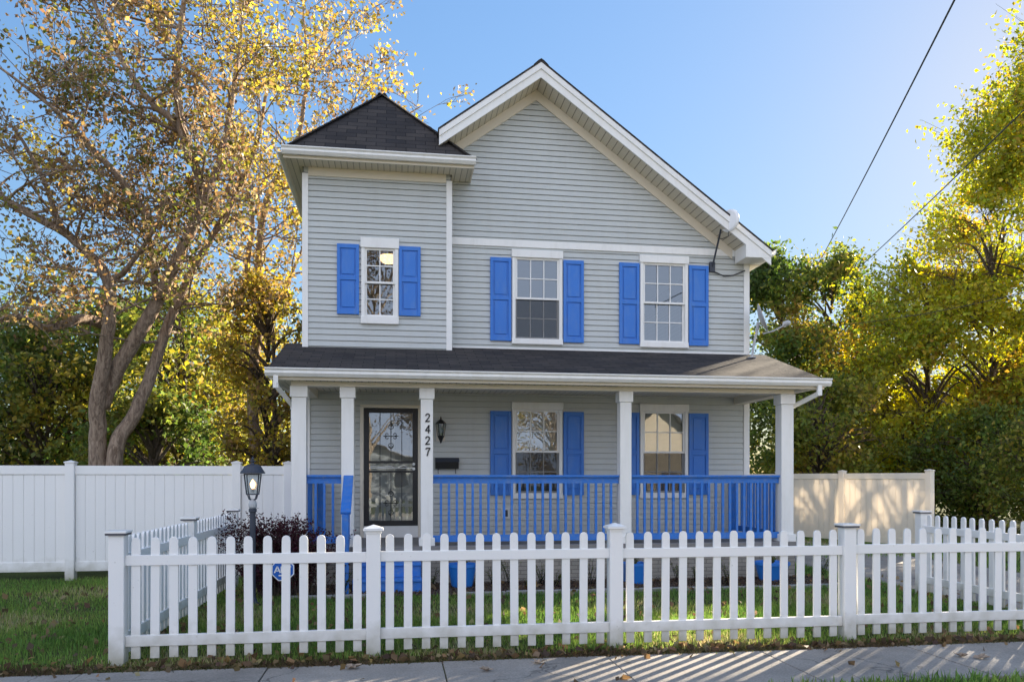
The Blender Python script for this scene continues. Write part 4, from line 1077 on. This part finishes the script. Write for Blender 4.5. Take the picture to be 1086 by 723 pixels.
# ------------------------------------------------------------------ shrub and weeds
nr = np.random.default_rng(77); rnd = random.Random(77)
t = thing('shrub', 'purple barberry-like shrub with arching twigs between lamp post and porch', 'shrub', (-1.35, 10.95, 0))
w = MB(); P = []
for k in range(380):
    a = rnd.uniform(0, 6.28); L = rnd.uniform(.5, 1.22); out = rnd.uniform(.15, .95)
    q = Vector((-1.50+rnd.gauss(0, .17), 10.95+rnd.gauss(0, .1), 0)); tip = q+Vector((math.cos(a)*out*.68, math.sin(a)*out*.5, L*(1-.25*out)))
    if k % 9 == 0: tip = q+Vector((-rnd.uniform(.3, .75), -rnd.uniform(0, .35), rnd.uniform(.85, 1.18)))
    mid_ = q.lerp(tip, .55)+Vector((0, 0, .14*L))
    w.tube([q, mid_, tip], [.006, .004, .002], 3, cap=False)
    for j in range(46):
        s = rnd.uniform(.2, 1); p = (q.lerp(mid_, s*2) if s < .5 else mid_.lerp(tip, s*2-1)) + Vector((rnd.gauss(0, .022), rnd.gauss(0, .022), rnd.gauss(0, .02)))
        P.append(tuple(p))
w.build('stems', M['barkdark'], t, uv=False)
P = np.array(P); leafmesh('foliage', P, nr.uniform(.022, .042, len(P)), palette(len(P), [(.055, .012, .022), (.085, .018, .030), (.035, .014, .022), (.12, .035, .035)], [3, 3, 2, .6], .25, P, 5), M['leaf'], t, .2, .75)
def weed(label, x, y, h, n, seed, cols, broad=.03):
    global nr, rnd
    rnd = random.Random(seed); nr = np.random.default_rng(seed)
    t = thing('weed', label, 'weed', (x, y, 0), 'weeds in the mulch bed'); w = MB(); P = []
    for k in range(n):
        a = rnd.uniform(0, 6.28); L = h*rnd.uniform(.5, 1.05); tip = Vector((x+math.cos(a)*L*.45, y+math.sin(a)*L*.35, L)); q = Vector((x+rnd.gauss(0, .03), y+rnd.gauss(0, .03), 0))
        md = q.lerp(tip, .6)+Vector((0, 0, L*.12)); w.tube([q, md, tip], [.004, .003, .0015], 3, cap=False)
        for j in range(12):
            s = rnd.uniform(.25, 1); p = (q.lerp(md, s*2) if s < .5 else md.lerp(tip, s*2-1)); P.append((p.x+rnd.gauss(0, .015), p.y+rnd.gauss(0, .015), p.z+rnd.gauss(0, .012)))
    w.build('stems', M['grass'], t, uv=False)
    P = np.array(P); leafmesh('foliage', P, nr.uniform(.6, 1.3, len(P))*broad, palette(len(P), cols, [1]*len(cols)), M['leaf'], t, .1, .4)
WG = [(.06, .10, .02), (.10, .13, .03), (.16, .15, .04)]
wd = [(363, 10.95, .34, 16, 'tall yellowing weed left of the blue steps, by the newel post'), (458, 11.3, .30, 10, 'small weed between the blue steps and the round pot'), (524, 11.4, .34, 14, 'leafy weed just right of the round pot by the steps'), (541, 11.6, .42, 14, 'grassy weed against the skirting below the left porch window'),
      (575, 11.5, .36, 16, 'dark weed below the centre of the left railing'), (590, 11.3, .22, 10, 'low sprawling weed beside the dark weed under the railing'), (628, 11.3, .50, 12, 'tall stemmed weed left of the middle fence post'), (720, 11.5, .38, 14, 'thin weed under the right railing near the square pot'),
      (740, 11.4, .26, 12, 'bushy low weed in the middle of the right bed'), (772, 11.1, .42, 12, 'yellow green weed at the bed edging left of the last pot'), (872, 11.9, .30, 16, 'weed clump beyond the corner post next to the driveway'), (560, 11.1, .18, 10, 'short weed at the edging in front of the skirting')]
for i, (u, Y, h, n, lb) in enumerate(wd): weed(lb, px(u, Y), Y, h, n, 400+i, WG)

# ------------------------------------------------------------------ grass, thatch, litter
nr = np.random.default_rng(3); rnd = random.Random(3)
def noise2(x, y):
    return (np.sin(x*1.7+2*np.sin(y*1.1))+np.sin(y*2.3+1.5*np.sin(x*1.9+1))+.6*np.sin(x*5.1+y*4.3)+.5*np.sin(x*9.3-y*8.1)+.4*np.sin(17*x+3*np.sin(13*y)))/3.5
def blades(name, regs, hmin, hmax, wid, cols, wts, label, cat, lean=.5):
    XY = []; 
    for (x0, x1, y0, y1, dens) in regs:
        n = int((x1-x0)*(y1-y0)*dens); XY.append(np.stack([nr.uniform(x0, x1, n), nr.uniform(y0, y1, n)], 1))
    XY = np.concatenate(XY); q = noise2(XY[:, 0], XY[:, 1]); XY = XY[nr.random(len(XY)) < .72+.35*q]
    # clump
    N = len(XY); q = noise2(XY[:, 0], XY[:, 1])
    h = nr.uniform(hmin, hmax, N)*(1+.35*q); a = nr.uniform(0, 2*np.pi, N); fa = nr.uniform(0, 2*np.pi, N)
    le = nr.random(N)*lean*h; w_ = wid*nr.uniform(.7, 1.4, N)
    B = np.zeros((N, 3)); B[:, :2] = XY; B[:, 2] = -.004
    s = np.stack([np.cos(fa), np.sin(fa), np.zeros(N)], 1)*w_[:, None]*.5
    l_ = np.stack([np.cos(a)*le, np.sin(a)*le, h], 1)
    v = np.empty((N, 5, 3)); v[:, 0] = B-s; v[:, 1] = B+s
    md = l_*np.array([.35, .35, .6]); v[:, 2] = B+md+s*.75; v[:, 3] = B+l_; v[:, 4] = B+md-s*.75
    me = bpy.data.meshes.new(name); me.vertices.add(N*5); me.vertices.foreach_set('co', v.ravel())
    me.loops.add(N*5); me.loops.foreach_set('vertex_index', np.arange(N*5, dtype=np.int32))
    me.polygons.add(N); me.polygons.foreach_set('loop_start', np.arange(0, N*5, 5, dtype=np.int32)); me.polygons.foreach_set('loop_total', np.full(N, 5, dtype=np.int32))
    P = np.zeros((N, 3)); P[:, :2] = XY
    C = palette(N, cols, wts, .22, P, 2.6)
    ca = me.color_attributes.new('Col', 'FLOAT_COLOR', 'POINT'); cc = np.ones((N, 5, 4), dtype=np.float32); cc[:, :, :3] = C[:, None, :]
    ca.data.foreach_set('color', cc.ravel()); me.update(); me.validate(); me.materials.append(M['grass'])
    o = bpy.data.objects.new(name, me); COL.objects.link(o); o['kind'] = 'stuff'; tag(o, label, cat); return o
GC = [(.135, .24, .06), (.19, .30, .075), (.25, .34, .09), (.34, .37, .13), (.44, .40, .22)]
blades('lawn_grass', [(-2.3, 7.3, 6.98, 9.2, 2600), (-2.3, 7.3, 9.2, 10.64, 1700), (-2.4, -1.5, 10.6, 13.1, 1400), (-8.5, -2.35, 7.0, 10, 2000), (-9.5, -2.35, 10, 13.2, 1300), (6.6, 7.35, 10.6, 13.5, 1400)],
       .035, .085, .0085, GC, [3, 4, 3, 1.6, .6], 'green lawn grass behind and beside the picket fence', 'grass')
blades('far_grass', [(10.45, 14, 7, 22, 260), (8.5, 12, 14.5, 22, 260), (-12, -9.5, 8, 13, 300), (1, 9, 3.2, 5.60, 1500)], .05, .11, .011, GC, [3, 4, 3, 1.6, .6], 'green grass of the kerb strip and beyond the driveway', 'grass')
blades('dry_thatch', [(-9, 7.4, 6.74, 7.16, 8500), (7.1, 7.4, 7.1, 9.9, 1500), (-2.5, -2.2, 7.1, 12, 800), (-1.6, 6.9, 10.7, 11.9, 260)], .012, .045, .009, [(.12, .085, .05), (.18, .13, .07), (.10, .11, .035), (.24, .18, .10)], [3, 3, 2, 1], 'brown dead thatch strip along the sidewalk edge under the fence', 'thatch', 1.6)
# fallen leaves
n = 1500
P = np.stack([nr.uniform(-8, 8, n), nr.uniform(5.6, 11.8, n), np.full(n, .03)], 1)
P[:, 2] = np.where((P[:, 1] > 7.05), nr.uniform(.03, .07, n), .035)
keep = (P[:, 1] > 6.6) | (nr.random(n) < .10); P = P[keep]
n2 = 620; P = np.concatenate([P, np.stack([nr.uniform(-8, 8, n2), 6.82+np.abs(nr.normal(size=n2))*.16, nr.uniform(.02, .05, n2)], 1)])
o = leafmesh('fallen_leaves', P, nr.uniform(.04, .11, len(P)), palette(len(P), [(.22, .15, .08), (.30, .20, .10), (.36, .27, .16), (.12, .08, .05)], [3, 3, 1, 3]), M['leaf'], None, 0, .75)
o['kind'] = 'stuff'; tag(o, 'dry brown leaves scattered over lawn and sidewalk', 'fallen leaves')
# mulch chips
n = 9000
P = np.stack([nr.uniform(-1.6, 6.7, n), nr.uniform(10.76, 11.88, n), nr.uniform(.012, .04, n)], 1)
o = leafmesh('mulch_chips', P, nr.uniform(.02, .05, n), palette(n, [(.10, .06, .04), (.15, .09, .06), (.06, .04, .03), (.2, .14, .10)], [3, 2, 3, 1]), M['leaf'], None, 0, .4)
o['kind'] = 'stuff'; tag(o, 'brown bark mulch covering the bed before the porch', 'mulch')
# a few large leaves on the sidewalk near the fence
def bigleaf(u, v, s, seed, label):
    r_ = random.Random(seed); Y = None
    zc = 1.56*F/(v-HZ); a = (u-543)/F; X = zc*(a*math.cos(TH)+math.sin(TH)); Yy = zc*(math.cos(TH)-a*math.sin(TH))
    pts = []; n = 14
    for k in range(n):
        an = 2*math.pi*k/n+r_.uniform(-.1, .1); rr = s*(.55+.45*(k % 2))*r_.uniform(.8, 1.1); pts.append((X+rr*math.cos(an), Yy+rr*.8*math.sin(an), .035+r_.uniform(0, .03)))
    b = MB(); b.v = pts+[(X, Yy, .028)]; b.f = [(k, (k+1) % n, n) for k in range(n)]
    o = b.build('fallen_leaf', mat('dry_leaf_%d' % seed, (.30, .23, .17), .8, .3, 12), None, uv=False); tag(o, label, 'leaf', 'large dry leaves on the sidewalk')
    so = o.modifiers.new('thickness', 'SOLIDIFY'); so.thickness = .003
bigleaf(571, 701, .065, 1, 'curled brown leaf at the sidewalk joint left of the middle fence post')
bigleaf(374, 706, .075, 2, 'dry brown leaf on the sidewalk near the second fence post')
bigleaf(516, 709, .06, 3, 'tan leaf lying flat on the sidewalk between two joints')
bigleaf(1019, 694, .065, 4, 'pale leaf on the sidewalk toward the right edge, nearer the fence')
bigleaf(1040, 696, .075, 5, 'larger pale leaf beside the sunlit stripe at the right')

# ------------------------------------------------------------------ overhead wires
def wire(label, P0, P1, sag, r):
    P0 = Vector(P0); P1 = Vector(P1); b = MB(); n = 28
    b.tube([P0.lerp(P1, k/n)-Vector((0, 0, sag*4*(k/n)*(1-k/n))) for k in range(n+1)], r, 6)
    o = b.build('overhead_wire', M['wire'], None, uv=False); tag(o, label, 'wire', 'overhead wires')
def ext(a, c_, t): return a+(c_-a)*t
a_, c_ = at(1010, 0, 9.0), at(878, 258, 24)
wire('black overhead wire crossing the open sky, the steeper and left one', ext(a_, c_, -.25), ext(a_, c_, 1.55), .12, .014)
a_, c_ = at(1086, 112, 10.5), at(910, 282, 26)
wire('black overhead wire running into the yellow tree, the right one', ext(a_, c_, -.3), ext(a_, c_, 1.5), .12, .012)
a_, c_ = at(1090, 303, 17), at(860, 346, 27)
wire('thin low wire crossing in front of the green trees right of the house', ext(a_, c_, -.2), ext(a_, c_, 1.0), .25, .010)
a_, c_ = at(-20, 247, 15.5), at(60, 258, 21)
wire('thin wire passing behind the big tree at the left edge', ext(a_, c_, -.2), ext(a_, c_, 1.3), .05, .010)

# ------------------------------------------------------------------ houses across the street (mirrored in the panes)
def far_house(label, x, y, w_, d_, hwall, hroof, wallcol, seed):
    t = thing('neighbour_house', label, 'house', (x, y, 0), 'houses across the street')
    wm = mat('neighbour_paint_%d' % seed, wallcol, .7, .05)
    x0, x1 = x-w_/2, x+w_/2
    b = MB().box(x0, x1, y-d_, y, 0, hwall); b.prism([(x0, y-.01, hwall), (x1, y-.01, hwall), (x, y-.01, hwall+hroof)], (0, -d_+.02, 0)); b.build('wall', wm, t)
    b = MB()
    b.prism([(x0-.4, y+.4, hwall-.3), (x, y+.4, hwall+hroof+.05), (x, y+.4, hwall+hroof-.1), (x0-.4, y+.4, hwall-.45)], (0, -d_-.8, 0))
    b.prism([(x, y+.4, hwall+hroof+.05), (x1+.4, y+.4, hwall-.3), (x1+.4, y+.4, hwall-.45), (x, y+.4, hwall+hroof-.1)], (0, -d_-.8, 0)); b.build('roof', M['shingle'], t)
    for wx, wz in ((-.28, 1), (.28, 1), (-.28, 3.8), (.28, 3.8)):
        if wz+1.4 > hwall: continue
        cx = x+wx*w_
        f = MB().box(cx-.55, cx+.55, y, y+.05, wz-.1, wz+1.5).build('window', M['trim'], t)
        MB().box(cx-.45, cx+.45, y+.051, y+.06, wz, wz+1.4).build('pane', M['slate'], f)
    MB().box(x-.5, x+.5, y, y+.06, .2, 2.3).build('door', M['bark'], t)
far_house('cream gabled house across the street', 18, -22, 9, 10, 3.2, 3.4, (.62, .50, .38), 1)
far_house('low grey house across the street', -3, -27, 12, 10, 2.7, 1.5, (.34, .36, .40), 2)

# ------------------------------------------------------------------ light, camera, output
FILL_CLOUD = 4.25  # strength of the cloud added to brighten the shaded front
SKYK = 2.9
wld = bpy.data.worlds.new('World'); scene.world = wld; wld.use_nodes = True
n = wld.node_tree.nodes; l = wld.node_tree.links
sky = n.new('ShaderNodeTexSky'); sky.sky_type = 'NISHITA'; sky.sun_disc = False
sky.sun_elevation = SUN_EL; sky.sun_rotation = SUN_AZ
sky.air_density = 1.0; sky.dust_density = .25; sky.ozone_density = 1.2; sky.altitude = 200
bw = n.new('ShaderNodeRGBToBW'); l.new(sky.outputs[0], bw.inputs[0])      # soft shoulder: sky brightness compressed to even out the glare round the sun
dv = n.new('ShaderNodeMath'); dv.operation = 'MULTIPLY_ADD'; dv.inputs[1].default_value = 1/SKYK; dv.inputs[2].default_value = 1; l.new(bw.outputs[0], dv.inputs[0])
iv = n.new('ShaderNodeMath'); iv.operation = 'DIVIDE'; iv.inputs[0].default_value = 1; l.new(dv.outputs[0], iv.inputs[1])
hs = n.new('ShaderNodeHueSaturation'); hs.inputs['Saturation'].default_value = 1.16; l.new(sky.outputs[0], hs.inputs['Color']); l.new(iv.outputs[0], hs.inputs['Value'])
# bright cloud added behind the camera to fill the shaded front, thin wisps elsewhere
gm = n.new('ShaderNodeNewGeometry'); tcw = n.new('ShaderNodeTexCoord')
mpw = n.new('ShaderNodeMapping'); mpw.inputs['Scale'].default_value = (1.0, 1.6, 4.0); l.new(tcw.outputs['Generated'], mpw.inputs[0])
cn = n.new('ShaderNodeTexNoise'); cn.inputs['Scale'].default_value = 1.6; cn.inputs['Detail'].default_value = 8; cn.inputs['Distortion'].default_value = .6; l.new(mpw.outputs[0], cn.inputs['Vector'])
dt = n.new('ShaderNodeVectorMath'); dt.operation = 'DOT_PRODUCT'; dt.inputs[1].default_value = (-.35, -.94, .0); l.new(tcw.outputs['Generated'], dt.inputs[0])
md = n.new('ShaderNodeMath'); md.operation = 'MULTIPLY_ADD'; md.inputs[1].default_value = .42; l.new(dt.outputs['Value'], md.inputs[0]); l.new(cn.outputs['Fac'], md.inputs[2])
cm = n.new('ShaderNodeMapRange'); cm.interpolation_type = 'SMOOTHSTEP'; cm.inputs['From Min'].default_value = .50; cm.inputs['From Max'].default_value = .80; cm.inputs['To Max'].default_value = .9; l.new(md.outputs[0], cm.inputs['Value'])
cx_ = n.new('ShaderNodeMix'); cx_.data_type = 'RGBA'; cx_.inputs['B'].default_value = (FILL_CLOUD*.83, FILL_CLOUD*.895, FILL_CLOUD*1.09, 1); cx_.clamp_factor = True
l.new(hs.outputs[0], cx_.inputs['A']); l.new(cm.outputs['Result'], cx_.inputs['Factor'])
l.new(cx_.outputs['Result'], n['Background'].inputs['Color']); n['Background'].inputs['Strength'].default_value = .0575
sl = bpy.data.lights.new('sun', 'SUN'); sl.energy = 2.7; sl.angle = R(.55); sl.color = (1, .86, .66)
so = bpy.data.objects.new('sun', sl); COL.objects.link(so)
so.rotation_euler = SD.to_track_quat('Z', 'Y').to_euler(); so.location = (20, 20, 30)
cd = bpy.data.cameras.new('camera'); cam = bpy.data.objects.new('camera', cd); COL.objects.link(cam)
cam.location = (0, 0, CAMZ); cam.rotation_euler = (R(90), 0, -TH)
cd.sensor_width = 36; cd.lens = F/1086*36; cd.shift_y = (HZ-361.5)/1086; cd.clip_start = .1; cd.clip_end = 2000
scene.camera = cam
scene.render.engine = 'CYCLES'
scene.view_settings.view_transform = 'Standard'; scene.view_settings.look = 'None'; scene.view_settings.gamma = 1
scene.view_settings.exposure = 2.8
scene.cycles.max_bounces = 8; scene.cycles.diffuse_bounces = 4; scene.cycles.transparent_max_bounces = 12
scene.render.resolution_x = 1024; scene.render.resolution_y = 681
